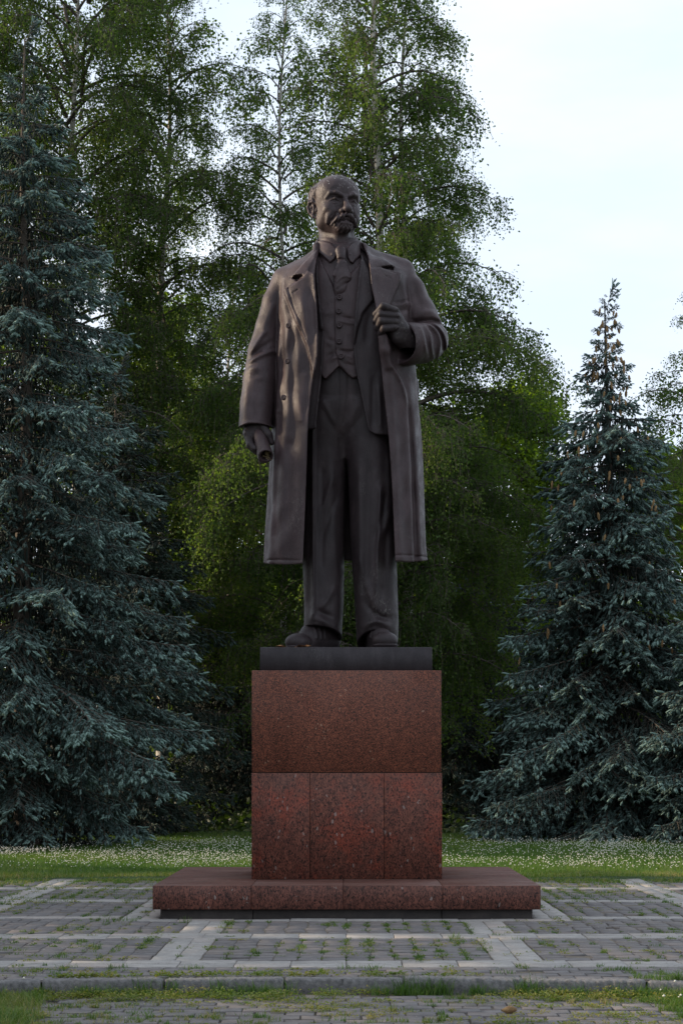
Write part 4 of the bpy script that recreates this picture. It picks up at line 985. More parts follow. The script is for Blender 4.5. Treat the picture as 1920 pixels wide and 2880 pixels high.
# hanging spruce cone
def cone_mesh():
    V = []; F = []; k = 8; rr = [0.002, 0.014, 0.018, 0.017, 0.013, 0.003]; n = len(rr)
    for i, r_ in enumerate(rr):
        for j in range(k):
            a = 2*math.pi*(j+0.5*(i % 2))/k; q = r_*(1+0.18*(-1)**j); V.append((q*math.cos(a), q*math.sin(a), -0.11*i/(n-1)))
    for i in range(n-1):
        for j in range(k): F.append((i*k+j, i*k+(j+1) % k, (i+1)*k+(j+1) % k, (i+1)*k+j))
    return mesh_np('spruce_cone', np.array(V)*1.5, F, M['cone'])
CONE = cone_mesh()
def spruce(u, d, H, prof, label, lib, seed, n=260, zmin=0.25, cones=0, group='spruces round the monument', lean=0.0):
    X = (u-PX0)*d/FPX; Y = d+CAMY; rg = np.random.RandomState(seed)
    t = empty('spruce_tree', (X, Y, 0), 0, label, 'tree', group)
    zs = np.linspace(0, H, 20); tp = np.stack([0.05*np.sin(zs*0.7+seed), 0.05*np.cos(zs*0.5), zs-0.1], 1)
    V, F = tubes([tp], [np.interp(zs, [0, H*0.3, H], [0.016*H+0.04, 0.011*H, 0.012])], 9)
    obj('trunk', mesh_np('trunk', V, F, M['bark'], True), t)
    pz = [p[0] for p in prof][::-1]; pr = [p[1] for p in prof][::-1]
    # heights: denser towards the top so that the spacing follows the bough length
    q = (np.arange(n)+0.5)/n; z = H-(H-zmin)*(1-q)**0.86*1.0
    for i in range(n):
        zz = z[i]-0.0; Lb = np.interp(zz, pz, pr)*rg.uniform(0.66, 1.14)+0.06
        cl = min(CL, key=lambda c: abs(c-Lb)); s = Lb/cl; az = i*2.39996+rg.uniform(-0.35, 0.35)
        rise = np.interp(zz/H, [0, 0.3, 0.75, 0.93, 1.0], [-0.02, 0.02, 0.14, 0.42, 1.05])+rg.uniform(-0.10, 0.10)
        lb = lib[cl]; o = obj('bough', lb[rg.randint(len(lb))], t, (0, 0, zz), (rg.uniform(-0.25, 0.25), -rise, az), (s, s*rg.uniform(0.9, 1.1), s))
    # leader
    o = obj('bough', lib[0.7][0], t, (0, 0, H-0.35), (0.3, -1.45, 0.5), (0.9, 0.45, 0.7))
    for i in range(cones):
        zc = H*rg.uniform(0.62, 0.98) if i < cones*0.75 else H*rg.uniform(0.35, 0.7); r_ = np.interp(zc, pz, pr)*rg.uniform(0.55, 1.0)+0.06; az = rg.uniform(math.pi, 2*math.pi)
        o = obj('cone', CONE, t, (r_*math.cos(az), r_*math.sin(az), zc-0.16*r_), (rg.uniform(-0.2, 0.2), rg.uniform(-0.2, 0.2), rg.uniform(0, 6)), (1, 1, rg.uniform(0.8, 1.2)))
    return t
spruce(70, 38, 17.0, [(17, 0.0), (15.9, 0.4), (15, 0.62), (13.6, 1.15), (12.2, 1.7), (9.5, 2.1), (8.6, 2.2), (7.3, 2.75), (5.45, 3.0), (3.6, 3.6), (2.3, 3.2), (0.9, 2.6), (0, 2.2)], 'tall blue spruce filling the left edge of the picture from lawn to above the statue', blue, 1, 225)
spruce(1706, 42, 12.6, [(12.6, 0.0), (12.3, 0.16), (11.4, 0.26), (10.9, 0.48), (10.1, 0.50), (9.4, 1.20), (8.6, 1.35), (7.4, 1.6), (5.6, 1.95), (4.4, 2.3), (3.4, 2.5), (1.9, 2.95), (0.9, 3.2), (0, 2.5)], 'blue spruce with brown hanging cones and a thin pointed tip standing alone against the sky', blue, 2, 235, cones=130)
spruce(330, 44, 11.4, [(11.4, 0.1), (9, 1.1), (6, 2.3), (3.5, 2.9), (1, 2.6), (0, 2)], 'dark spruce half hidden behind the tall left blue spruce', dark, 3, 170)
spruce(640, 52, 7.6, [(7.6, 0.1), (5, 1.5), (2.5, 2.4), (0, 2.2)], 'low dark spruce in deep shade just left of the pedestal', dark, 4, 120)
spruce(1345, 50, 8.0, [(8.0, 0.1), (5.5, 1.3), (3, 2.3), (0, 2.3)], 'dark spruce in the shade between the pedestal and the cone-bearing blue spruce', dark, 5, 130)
spruce(2090, 40, 7.0, [(7, 0.1), (4.5, 1.6), (2, 2.7), (0, 2.3)], 'blue spruce at the right edge whose boughs overlap the pointed one', blue, 6, 170)

# ------------------------------------------------------------------ birches
def rhombs(Pn, D, Nn, L, W):
    """leaf rhombs folded a little along the midrib"""
    D = D/np.linalg.norm(D, axis=1, keepdims=True); Sd = np.cross(D, Nn); Sd /= np.linalg.norm(Sd, axis=1, keepdims=True)+1e-9
    up = np.cross(Sd, D)
    a = Pn; b_ = Pn+D*(L*0.45)[:, None]+Sd*(W/2)[:, None]+up*(W*0.15)[:, None]; c = Pn+D*L[:, None]; e = Pn+D*(L*0.45)[:, None]-Sd*(W/2)[:, None]+up*(W*0.15)[:, None]
    V = np.stack([a, b_, c, e], 1).reshape(-1, 3); n = len(Pn); i = np.arange(n)[:, None]*4
    return V, np.concatenate([i+np.array([[0, 1, 2]]), i+np.array([[0, 2, 3]])])
def birch_limb(L, seed, leaf=0.068, hang=1.0, mat=None, dens=1.0):
    rg = np.random.RandomState(seed); m = 16; t = np.linspace(0, 1, m)
    up = rg.uniform(0.45, 0.75)
    ax = np.stack([L*(t*0.75+0.15*t*t), L*0.07*np.sin(t*3+rg.uniform(0, 6)), L*(up*t-0.62*t**2.6)], 1)
    polys = [ax]; rads = [np.linspace(0.016*L, 0.006, m)]
    def al(q): return np.array([np.interp(q, t, ax[:, i]) for i in range(3)])
    LP = []; LD = []; clump = []
    # side branches
    subs = []
    for i in range(int(L*3.6)):
        q = 0.15+0.85*rg.rand()**0.8; p0 = al(q); a = rg.uniform(0.4, 1.1)*(1 if i % 2 else -1); l2 = (0.25+0.36*L*(1-q*0.7))*rg.uniform(0.4, 0.9)
        tt = np.linspace(0, 1, 8); pl = p0+np.stack([l2*math.cos(a)*tt, l2*math.sin(a)*tt, l2*(0.45*tt-0.75*tt**2.2)*rg.uniform(0.6, 1.2)], 1)
        polys.append(pl); rads.append(np.linspace(0.010, 0.003, 8)); subs.append(pl)
    subs.append(ax[int(m*0.45):])
    for pl in subs:
        ln = np.linalg.norm(np.diff(pl, axis=0), axis=1).sum()
        nh = int(ln/0.115*dens)+1
        for i in range(nh):
            q = 0.2+0.8*(i+rg.rand())/nh; k = q*(len(pl)-1); j = min(int(k), len(pl)-2); p0 = pl[j]+(pl[j+1]-pl[j])*(k-j)
            hl = hang*rg.uniform(0.2, 1.0)**1.5*(0.7+0.6*q)*(0.5+0.5*min(1, L/3))
            n = max(4, int(hl/0.05)); tt = np.linspace(0, 1, n)
            sw = rg.normal(0, 0.22, 2); ph = rg.uniform(0, 6)
            hp = p0+np.stack([sw[0]*hl*np.sqrt(tt)+0.02*np.sin(tt*9+ph), sw[1]*hl*np.sqrt(tt)+0.02*np.cos(tt*8+ph), -hl*tt**1.15], 1)
            polys.append(hp[::max(1, n//5)] if n > 8 else hp); rads.append(np.full(len(polys[-1]), 0.0042))
            cl = rg.uniform(-0.15, 0.15)
            for h in hp[1:]:
                LP.append(h+rg.normal(0, 0.075, 3)); clump.append(cl)
                if rg.rand() < 0.85: LP.append(h+rg.normal(0, 0.12, 3)); clump.append(cl)
    LP = np.array(LP); n = len(LP)
    D = np.stack([rg.normal(0, 0.6, n), rg.normal(0, 0.6, n), rg.uniform(-1.2, -0.1, n)], 1); Nn = rg.normal(0, 1, (n, 3))
    Ls = leaf*rg.uniform(0.7, 1.3, n); V, F = rhombs(LP, D, Nn, Ls, Ls*0.78)
    tint = np.clip(0.32+np.array(clump)+rg.normal(0, 0.13, n), 0, 1); T = np.repeat(tint, 4)
    return two_mat_mesh('limb', (V, F, T), tubes(polys, rads), mat or M['birch'], M['twig'])
BL = (1.3, 2.4, 3.6, 4.8)
blib = {L: [birch_limb(L, 300+int(L*10)+k, hang=0.85 if L < 2 else 1.05) for k in range(4)] for L in BL}
def birch(u, d, H, prof, label, seed, n=70, zmin=3.0, lib=None, group='birches behind the statue', lean=(0, 0), tr=None, trunkr=0.17, forks=0):
    lib = lib or blib; cls = sorted(lib)
    X = (u-PX0)*d/FPX; Y = d+CAMY; rg = np.random.RandomState(seed)
    t = empty('birch_tree', (X, Y, 0), 0, label, 'tree', group)
    zs = np.linspace(0, H, 26)
    px = lean[0]*(zs/H)**1.3*H+0.18*np.sin(zs*0.45+seed)*zs/H; py = lean[1]*zs+0.15*np.cos(zs*0.38+seed)*zs/H
    V, F = tubes([np.stack([px, py, zs-0.1], 1)], [np.interp(zs, [0, 1, H*0.5, H], [trunkr*1.25, trunkr, trunkr*0.62, 0.02])], 10)
    obj('trunk', mesh_np('trunk', V, F, M['birch_bark'], True), t)
    pz = [p[0] for p in prof][::-1]; pr = [p[1] for p in prof][::-1]
    for i in range(n):
        q = (i+0.5)/n; zz = zmin+(H-zmin)*q; Lb = np.interp(zz, pz, pr)*rg.uniform(0.6, 1.12)+0.25
        cl = min(cls, key=lambda c: abs(c*0.9-Lb)); s = Lb/(cl*0.9); az = i*2.39996+rg.uniform(-0.5, 0.5)
        rise = rg.uniform(-0.1, 0.18)+0.55*max(0, q-0.72)/0.28
        obj('limb', lib[cl][rg.randint(len(lib[cl]))], t, (float(np.interp(zz-0.3, zs, px)), float(np.interp(zz-0.3, zs, py)), zz-0.4), (rg.uniform(-0.15, 0.15), -rise, az), (s, s, s))
    return t
birch(1052, 44, 25.5, [(25.5, 0.3), (23, 1.7), (19, 2.0), (16, 2.3), (13, 3.3), (11, 4.3), (9, 4.4), (7, 3.8), (5, 3.4), (3.2, 2.8)], 'large birch with a pale trunk directly behind the statue head, crown reaching far right', 21, 150, 3.2, lean=(0.006, 0))
birch(1150, 46, 22.5, [(22.5, 0.3), (19, 1.8), (15, 2.1), (11, 2.9), (8, 3.2), (5, 2.8), (3, 2.4)], 'slimmer birch with a pale stem just right of the large one', 22, 85, 3.2, lean=(-0.004, 0))
birch(800, 49, 24, [(24, 0.2), (21, 1.0), (18, 1.9), (15, 2.3), (12, 2.4), (8, 2.3), (4, 2)], 'thin-stemmed birch between the statue head and the gap of sky', 28, 115, 4, trunkr=0.10)
birch(215, 48, 26, [(26, 2.6), (22, 3.3), (17, 3.4), (12, 3.2), (8, 3.0), (4, 2.4)], 'tall birch rising behind the tall left blue spruce to the top of the picture', 23, 130, 5, lean=(-0.006, 0))
birch(455, 50, 24, [(24, 1.0), (21, 2.2), (17, 2.5), (13, 2.5), (9, 2.6), (4, 2.3)], 'birch left of the statue whose crown ends at the gap of open sky', 24, 110, 4.5, lean=(0.004, 0))
birch(645, 54, 17.0, [(17, 0.4), (14, 1.6), (11, 2.2), (7, 2.4), (3, 2.0)], 'smaller thin birch behind the left shoulder of the statue', 25, 85, 3.0, trunkr=0.12)
birch(1975, 46, 14.0, [(14, 0.3), (12, 1.0), (11, 1.5), (7, 2.0), (3, 1.8)], 'birch reaching in at the right edge of the picture beyond the pointed spruce', 26, 70, 3.0)
birch(-90, 47, 24, [(24, 1.8), (18, 3.0), (10, 3.0), (4, 2.4)], 'birch cut off by the left edge of the picture', 27, 80, 5)

# ------------------------------------------------------------------ broadleaved trees beyond
def leaf_clump(seed, mat, n=420, leaf=0.13, size=(0.9, 0.9, 0.55)):
    rg = np.random.RandomState(seed); v = rg.normal(0, 1, (n, 3)); v /= np.linalg.norm(v, axis=1, keepdims=True)
    Pn = v*np.array(size)*(rg.rand(n, 1)**0.45)+0; Pn += 0.12*np.sin(Pn[:, [1, 2, 0]]*6+seed)
    D = v*0.5+np.stack([rg.normal(0, .5, n), rg.normal(0, .5, n), rg.uniform(-1, 0.1, n)], 1); Nn = rg.normal(0, 1, (n, 3))+np.array([0, 0, 1.2])
    L = leaf*rg.uniform(0.7, 1.3, n); V, F = rhombs(Pn, D, Nn, L, L*0.85); T = np.repeat(np.clip(0.33+rg.normal(0, 0.16, n), 0, 1), 4)
    pl = []; rd = []
    for k in range(7):
        e = v[k]*np.array(size)*0.9; a = np.array([0, 0, -size[2]*0.7]); tt = np.linspace(0, 1, 5)[:, None]; pl.append(a+(e-a)*tt+np.array([0, 0, 0.15])*np.sin(tt*3.1)); rd.append(np.linspace(0.016, 0.004, 5))
    return two_mat_mesh('bough', (V, F, T), tubes(pl, rd), mat, M['twig'])
lime_lib = [leaf_clump(400+k, M['lime']) for k in range(4)]
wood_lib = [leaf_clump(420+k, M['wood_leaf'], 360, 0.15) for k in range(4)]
def broad(u, d, H, Rr, label, seed, lib, n=110, zlow=2.0, cat_name='broadleaf_tree'):
    X = (u-PX0)*d/FPX; Y = d+CAMY; rg = np.random.RandomState(seed)
    t = empty(cat_name, (X, Y, 0), 0, label, 'tree', 'broadleaved trees beyond the birches')
    zs = np.linspace(0, H*0.85, 14); tp = np.stack([0.2*np.sin(zs*0.4+seed), 0.2*np.cos(zs*0.3), zs-0.1], 1)
    pl = [tp]; rd = [np.interp(zs, [0, H], [0.20, 0.03])]
    spots = []
    for i in range(n):
        q = rg.rand()**0.8; z = zlow+(H-zlow)*q; prof = math.sin(math.pi*min(1, 0.12+0.86*q))**0.55*(1.0-0.45*q); a = rg.uniform(0, 6.28); r_ = Rr*prof*math.sqrt(rg.uniform(0.12, 1.0))
        spots.append((r_*math.cos(a), r_*math.sin(a), z))
    for s_ in spots[::5]:
        z0 = max(1.2, s_[2]-1.5-0.3*Rr); a = np.array([0, 0, min(z0, H*0.8)]); e = np.array(s_); tt = np.linspace(0, 1, 6)[:, None]
        pl.append(a+(e-a)*tt+np.array([0, 0, 0.3])*np.sin(tt*3.1)); rd.append(np.linspace(0.06, 0.012, 6))
    V, F = tubes(pl, rd, 6); obj('trunk', mesh_np('trunk', V, F, M['bark'], True), t)
    for s_ in spots:
        k = rg.uniform(0.75, 1.35); o = obj('leaf_cluster', lib[rg.randint(len(lib))], t, s_, (rg.uniform(-.5, .5), rg.uniform(-.5, .5), rg.uniform(0, 6.28)), (k, k, k)); o['kind'] = 'stuff'
    return t
broad(1480, 60, 14.6, 2.6, 'bright yellow-green tree glowing between the large birch and the pointed spruce', 41, lime_lib, 90)
broad(1240, 62, 13.5, 3.6, 'sunlit green tree seen through the foliage right of the statue', 42, lime_lib, 110)
broad(640, 60, 14.0, 3.6, 'sunlit green tree seen through the foliage left of the statue hip', 43, lime_lib, 110)
broad(440, 60, 17.0, 3.8, 'green tree glimpsed through the crown of the birch left of the statue', 44, lime_lib, 70)
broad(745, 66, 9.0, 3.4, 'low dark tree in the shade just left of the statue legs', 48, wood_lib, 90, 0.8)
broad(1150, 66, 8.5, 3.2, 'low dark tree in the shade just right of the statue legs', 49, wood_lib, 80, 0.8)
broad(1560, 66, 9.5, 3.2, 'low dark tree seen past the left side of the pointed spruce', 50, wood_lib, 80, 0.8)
broad(1840, 58, 11.5, 3.2, 'green tree behind the right edge birch', 45, lime_lib, 90)
# the wood beyond: one mass of leaves and stems nobody could count
rg = np.random.RandomState(77); n = 44000
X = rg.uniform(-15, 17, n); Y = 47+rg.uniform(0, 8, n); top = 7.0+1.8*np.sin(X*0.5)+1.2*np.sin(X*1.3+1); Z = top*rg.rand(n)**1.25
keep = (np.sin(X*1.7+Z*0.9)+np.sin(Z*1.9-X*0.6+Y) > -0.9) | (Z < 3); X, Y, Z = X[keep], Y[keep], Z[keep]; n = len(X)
L = rg.uniform(0.16, 0.34, n); V, F = rhombs(np.stack([X, Y, Z], 1), np.stack([rg.normal(0, .6, n), rg.normal(0, .6, n), rg.uniform(-1, .2, n)], 1), rg.normal(0, 1, (n, 3)), L, L*0.8)
st = [np.array([[x, y, -0.1], [x+rg.uniform(-.2, .2), y, 4], [x+rg.uniform(-.5, .5), y, 9]]) for x, y in zip(rg.uniform(-15, 17, 60), rg.uniform(44, 54, 60))]
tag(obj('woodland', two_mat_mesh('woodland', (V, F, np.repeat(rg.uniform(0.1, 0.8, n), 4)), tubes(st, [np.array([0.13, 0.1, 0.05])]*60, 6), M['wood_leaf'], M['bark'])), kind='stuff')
# dark undergrowth along the foot of the trees
n = 30000; X = rg.uniform(-15, 15, n); Y = rg.uniform(24, 45, n); Z = rg.rand(n)**1.4*(1.3+0.9*np.sin(X*1.1)*np.sin(Y*0.5+X*0.3))*np.clip((Y-23)/9, 0.15, 1)
L = rg.uniform(0.10, 0.22, n); V, F = rhombs(np.stack([X, Y, np.maximum(Z, 0.02)], 1), np.stack([rg.normal(0, .7, n), rg.normal(0, .7, n), rg.uniform(-.4, .8, n)], 1), rg.normal(0, 1, (n, 3)), L, L*0.7)
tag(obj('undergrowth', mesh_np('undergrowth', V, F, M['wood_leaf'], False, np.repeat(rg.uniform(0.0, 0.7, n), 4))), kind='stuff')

broad(PX0-12.6*FPX/24.1, 24.1, 8.8, 2.7, 'unseen low round tree added beyond the left edge to shade the statue legs', 47, wood_lib, 80, 1.0)  # unseen tree, added to keep the low sun off the lower statue
# trees just outside the frame to the left, which shade the square and let slivers of low sun through
def off_spruce(x, y, H, seed, n, Rm=2.6, label=''):
    u = PX0+x*FPX/(y-CAMY); return spruce(u, y-CAMY, H, [(H, 0.1), (H*0.5, Rm*0.6), (H*0.2, Rm), (0, Rm*0.8)], label, dark, seed, n, group='spruces beyond the left edge')
places = [(-13.5, -13.0, 9.0), (-12.8, -9.4, 10.0), (-13.2, -5.6, 9.2), (-12.9, -2.0, 9.4), (-13.4, 1.6, 9.2), (-12.6, 5.6, 10.0), (-11.9, 3.5, 9.6), (-13.6, 10.2, 8.6), (-12.2, 17.4, 9.8)]
words_ = ['nearest', 'second', 'third', 'fourth', 'fifth', 'seventh', 'sixth', 'eighth', 'farthest']
for k, (x, y, H) in enumerate(places): off_spruce(x, y, H, 60+k, 80, 2.7, 'dark spruce in the row beyond the left edge of the square, %s from the viewer' % (words_[k] if k else 'nearest'))
for k, (x, y, H) in enumerate(((-16.5, 0.5, 14.5), (-17.0, 6.0, 14.0))):
    birch(PX0+x*FPX/(y-CAMY), y-CAMY, H, [(H, 0.3), (H*0.8, 1.4), (H*0.5, 2.2), (3, 1.8)], 'birch beyond the left edge of the square, the %s one' % ('nearer', 'farther')[k], 70+k, 40, 6.0, group='birches beyond the left edge')
# ------------------------------------------------------------------ grass, weeds, clover
M['grass'] = leaf_mat('grass', [(0.0, (0.036, 0.082, 0.014)), (0.5, (0.078, 0.150, 0.024)), (0.85, (0.15, 0.185, 0.045)), (1.0, (0.28, 0.23, 0.11))], 0.35, 0.5, (1.3, 1.5, 0.6))
M['weed'] = leaf_mat('weed', [(0.0, (0.050, 0.095, 0.018)), (0.5, (0.13, 0.18, 0.032)), (1.0, (0.26, 0.23, 0.07))], 0.35, 0.55, (1.3, 1.4, 0.6))
m, nt, b = new_mat('clover_flower'); b.inputs['Base Color'].default_value = (0.60, 0.58, 0.49, 1); b.inputs['Roughness'].default_value = 0.8; M['flower'] = m
def blades(Pn, Hh, W, lean, rg, seg=2):
    n = len(Pn); a = rg.uniform(0, 6.28, n); d = np.stack([np.cos(a), np.sin(a), 0*a], 1); s = np.stack([-np.sin(a), np.cos(a), 0*a], 1)
    pts = []
    for k in range(seg+1):
        t = k/seg; c = Pn+d*(lean*Hh*t*t)[:, None]+np.array([0, 0, 1])*(Hh*t*(1-0.25*lean*t))[:, None]
        if k < seg: w = (W*(1-t*0.5))[:, None]; pts += [c+s*w, c-s*w]
        else: pts.append(c)
    m_ = len(pts); T = []
    for k in range(seg-1): T += [(2*k, 2*k+1, 2*k+3), (2*k, 2*k+3, 2*k+2)]
    T.append((2*seg-2, 2*seg-1, 2*seg))
    return np.stack(pts, 1).reshape(-1, 3), (np.arange(n)[:, None, None]*m_+np.array(T)[None]).reshape(-1, 3), m_
rg = np.random.RandomState(9)
def fbm(X, Y, s=1.0, seed=0):
    v = 0; 
    for k in range(4): f = s*2**k; v = v+np.sin(X*f*1.3+Y*f*0.7+seed+k*2.1)*np.cos(Y*f*1.1-X*f*0.5+k+seed*1.7)/(1.6**k)
    return v
# lawn
n = 150000; Y = 7.2+17*rg.rand(n)**1.25; X = rg.uniform(-1, 1, n)*(5.6+(Y-7)*0.27); Hh = rg.uniform(0.05, 0.13, n)*(0.8+0.4*fbm(X, Y, 0.8)*0.5); Hh = np.maximum(Hh, 0.03)
near = Y < 9.0; Hh = np.where(near, Hh*0.75, Hh)
V, F, k_ = blades(np.stack([X, Y, lawn_z(X, Y)], 1), Hh, rg.uniform(0.004, 0.009, n), rg.uniform(0.1, 0.9, n), rg, 1)
tint = np.clip(0.30+0.12*fbm(X, Y, 0.6, 3)+rg.normal(0, 0.13, n)+0.28*np.exp(-((Y-7.6)/0.8)**2), 0, 1)
tag(obj('lawn_grass', mesh_np('lawn_grass', V, F, M['grass'], False, np.repeat(tint, k_))), kind='stuff')
# overgrown rim of the square and the weeds in its joints
def tufts(cx, cy, cz, nb, rad, hh, tint, rg, w=0.0022):
    i = np.repeat(np.arange(len(cx)), nb); n = len(i); r_ = rad[i]*np.sqrt(rg.rand(n)); a = rg.uniform(0, 6.28, n)
    Pn = np.stack([cx[i]+r_*np.cos(a)*1.3, cy[i]+r_*np.sin(a)*0.8, cz[i]], 1)
    V, F, k_ = blades(Pn, hh[i]*rg.uniform(0.5, 1.15, n), np.full(n, w)*rg.uniform(0.7, 1.6, n), rg.uniform(0.2, 1.3, n), rg)
    return V, F, np.repeat(np.clip(tint[i]+rg.normal(0, 0.10, n), 0, 1), k_)
def merge(parts):
    VV, FF, TT = [], [], []; n0 = 0
    for V, F, T in parts: VV.append(V); FF.append(F+n0); TT.append(T); n0 += len(V)
    return np.concatenate(VV), np.concatenate(FF), np.concatenate(TT)
G_ = []
# far rim, dense
n = 1500; cx = rg.uniform(-6, 6, n); cy = 7.3-1.9*rg.rand(n)**1.6; keep = (np.abs(cx) > 1.9) & (fbm(cx, cy, 1.2, 5) > -0.5+1.1*(7.3-cy)/1.9) & (np.abs(np.abs(cx)-4.2) > 0.22)
cx, cy = cx[keep], cy[keep]; n = len(cx); G_.append(tufts(cx, cy, np.full(n, -0.01), np.full(n, 16), rg.uniform(0.04, 0.13, n), rg.uniform(0.03, 0.10, n), rg.uniform(0.25, 0.85, n), rg, 0.004))
# joints of the square
def joint_spots(n, y0, y1, thr, seed):
    ok = [[], []]
    while len(ok[0]) < n:
        x = rg.uniform(-4.6, 4.6); y = rg.uniform(y0, y1)
        if fbm(x, y, 1.1, seed) < thr: continue
        if rg.rand() < 0.75: x = round(x/0.2083)*0.2083
        else: y = round(y/0.223)*0.223
        if abs(x) < 2.15 and -0.25 < y < 4.1: continue
        if rg.rand() < 0.8 and ((1.27 < abs(x) < 1.67 and y < 0) or -4.9 < y < -4.45 or -2.27 < y < -1.83): continue
        ok[0].append(x); ok[1].append(y)
    return np.array(ok[0]), np.array(ok[1])
for (n, y0, y1, thr, sd, rad, hh) in ((1000, -5.6, 7.2, 0.15, 1, (0.015, 0.05), (0.02, 0.055)), (70, -5.5, 5, 0.5, 2, (0.04, 0.08), (0.05, 0.10)), (170, 2.5, 7.2, -0.2, 4, (0.03, 0.09), (0.03, 0.08)), (60, -5.6, -4.9, -9, 7, (0.04, 0.10), (0.03, 0.07)), (60, -4.3, -2.3, -9, 8, (0.02, 0.05), (0.03, 0.06))):
    x, y = joint_spots(n, y0, y1, thr, sd); n = len(x)
    G_.append(tufts(x, y, np.full(n, -0.01), np.full(n, 26), rg.uniform(*rad, n), rg.uniform(*hh, n), rg.uniform(0.15, 0.75, n), rg))
# tall grass in front of the kerb, on the path and at the two lower corners
n = 170; cx = rg.uniform(-3, 3.2, n); keep = fbm(cx, cx*0, 1.7, 2) > -0.25; cx = cx[keep]; n = len(cx); cy = kerb_y(cx)-rg.uniform(0.02, 0.14, n)
G_.append(tufts(cx, cy, np.full(n, -0.11), np.full(n, 26), rg.uniform(0.03, 0.08, n), rg.uniform(0.05, 0.15, n), rg.uniform(0.1, 0.5, n), rg))
cx = np.array([0.42, 0.5, 0.58, 0.66, 0.75, -1.55, -1.35, 1.35, 1.45, -1.0]); n = len(cx); G_.append(tufts(cx, kerb_y(cx)-0.05, np.full(n, -0.11), np.full(n, 40), np.full(n, 0.06), np.full(n, 0.20), np.full(n, 0.15), rg))
n = 420; cx = rg.uniform(-2.7, 2.8, n); cy = kerb_y(cx)-0.25-1.6*rg.rand(n); keep = fbm(cx, cy, 1.5, 6) > 0.0; cx, cy = cx[keep], cy[keep]; n = len(cx)
G_.append(tufts(cx, cy, np.full(n, -0.11), np.full(n, 30), rg.uniform(0.02, 0.08, n), rg.uniform(0.02, 0.07, n), rg.uniform(0.3, 1.0, n), rg))
n = 260; cx = -2.18-1.3*rg.rand(n); cy = -5.95-2.4*rg.rand(n); cx = cx-0.12*(cy+6.0)*0-0.05*rg.rand(n); G_.append(tufts(cx, cy, np.full(n, -0.11), np.full(n, 60), rg.uniform(0.05, 0.12, n), rg.uniform(0.05, 0.14, n), rg.uniform(0.3, 0.8, n), rg))
n = 240; cx = 2.30+1.2*rg.rand(n); cy = -5.7-1.7*rg.rand(n); cx = cx+0.12*np.maximum(0, cy+6.6)*0; G_.append(tufts(cx, cy, np.where(cy > -5.95, -0.02, -0.11), np.full(n, 60), rg.uniform(0.05, 0.12, n), rg.uniform(0.04, 0.13, n), rg.uniform(0.2, 0.6, n), rg))
V, F, T = merge(G_); tag(obj('grass_tufts', mesh_np('grass_tufts', V, F, M['grass'], False, T)), kind='stuff')
# leafy weeds: rosettes of small leaves
def weeds(cx, cy, cz, nl, rad, hh, leaf, tint):
    i = np.repeat(np.arange(len(cx)), nl); n = len(i); r_ = rad[i]*np.sqrt(rg.rand(n)); a = rg.uniform(0, 6.28, n); h = hh[i]*rg.rand(n)*(1-0.5*(r_/rad[i]))
    Pn = np.stack([cx[i]+r_*np.cos(a)*1.4, cy[i]+r_*np.sin(a)*0.8, cz[i]+h+0.004], 1); D = np.stack([np.cos(a), np.sin(a), rg.uniform(-0.2, 0.9, n)], 1)
    L = leaf*rg.uniform(0.6, 1.4, n); V, F = rhombs(Pn, D, np.tile([[0, 0, 1.]], (n, 1))+rg.normal(0, 0.4, (n, 3)), L, L*0.6); return V, F, np.repeat(np.clip(tint[i]+rg.normal(0, 0.12, n), 0, 1), 4)
W_ = []
n = 260; cx = rg.uniform(-2.7, 2.6, n); cy = kerb_y(cx)-0.06-0.42*rg.rand(n)**1.3; keep = fbm(cx, cy, 1.3, 9) > -0.35; cx, cy = cx[keep], cy[keep]; n = len(cx)
W_.append(weeds(cx, cy, np.full(n, -0.11), np.full(n, 60), rg.uniform(0.05, 0.13, n), rg.uniform(0.03, 0.10, n), 0.020, rg.uniform(0.1, 0.9, n)))
n = 330; cx = rg.uniform(-2.8, 2.8, n); cy = kerb_y(cx)-0.5-1.4*rg.rand(n); keep = fbm(cx, cy, 1.6, 3) > 0.2; cx, cy = cx[keep], cy[keep]; n = len(cx)
W_.append(weeds(cx, cy, np.full(n, -0.105), np.full(n, 40), rg.uniform(0.03, 0.10, n), rg.uniform(0.01, 0.05, n), 0.018, rg.uniform(0.3, 1.0, n)))
x, y = joint_spots(480, -5.65, 6.5, 0.1, 12); n = len(x); W_.append(weeds(x, y, np.full(n, -0.003), np.full(n, 26), rg.uniform(0.02, 0.07, n), rg.uniform(0.01, 0.03, n), 0.018, rg.uniform(0.2, 0.9, n)))
cx = np.array([-1.42, -1.3, -0.62, 0.2, -0.9]); cx = np.concatenate([cx, rg.uniform(-2.3, 1.2, 22)]); n = len(cx); W_.append(weeds(cx, kerb_y(cx)+0.24+0*cx, np.full(n, 0.0), np.full(n, 50), rg.uniform(0.04, 0.11, n), rg.uniform(0.02, 0.05, n), 0.028, rg.uniform(0.2, 0.8, n)))
V, F, T = merge(W_); tag(obj('weeds', mesh_np('weeds', V, F, M['weed'], False, T)), kind='stuff')
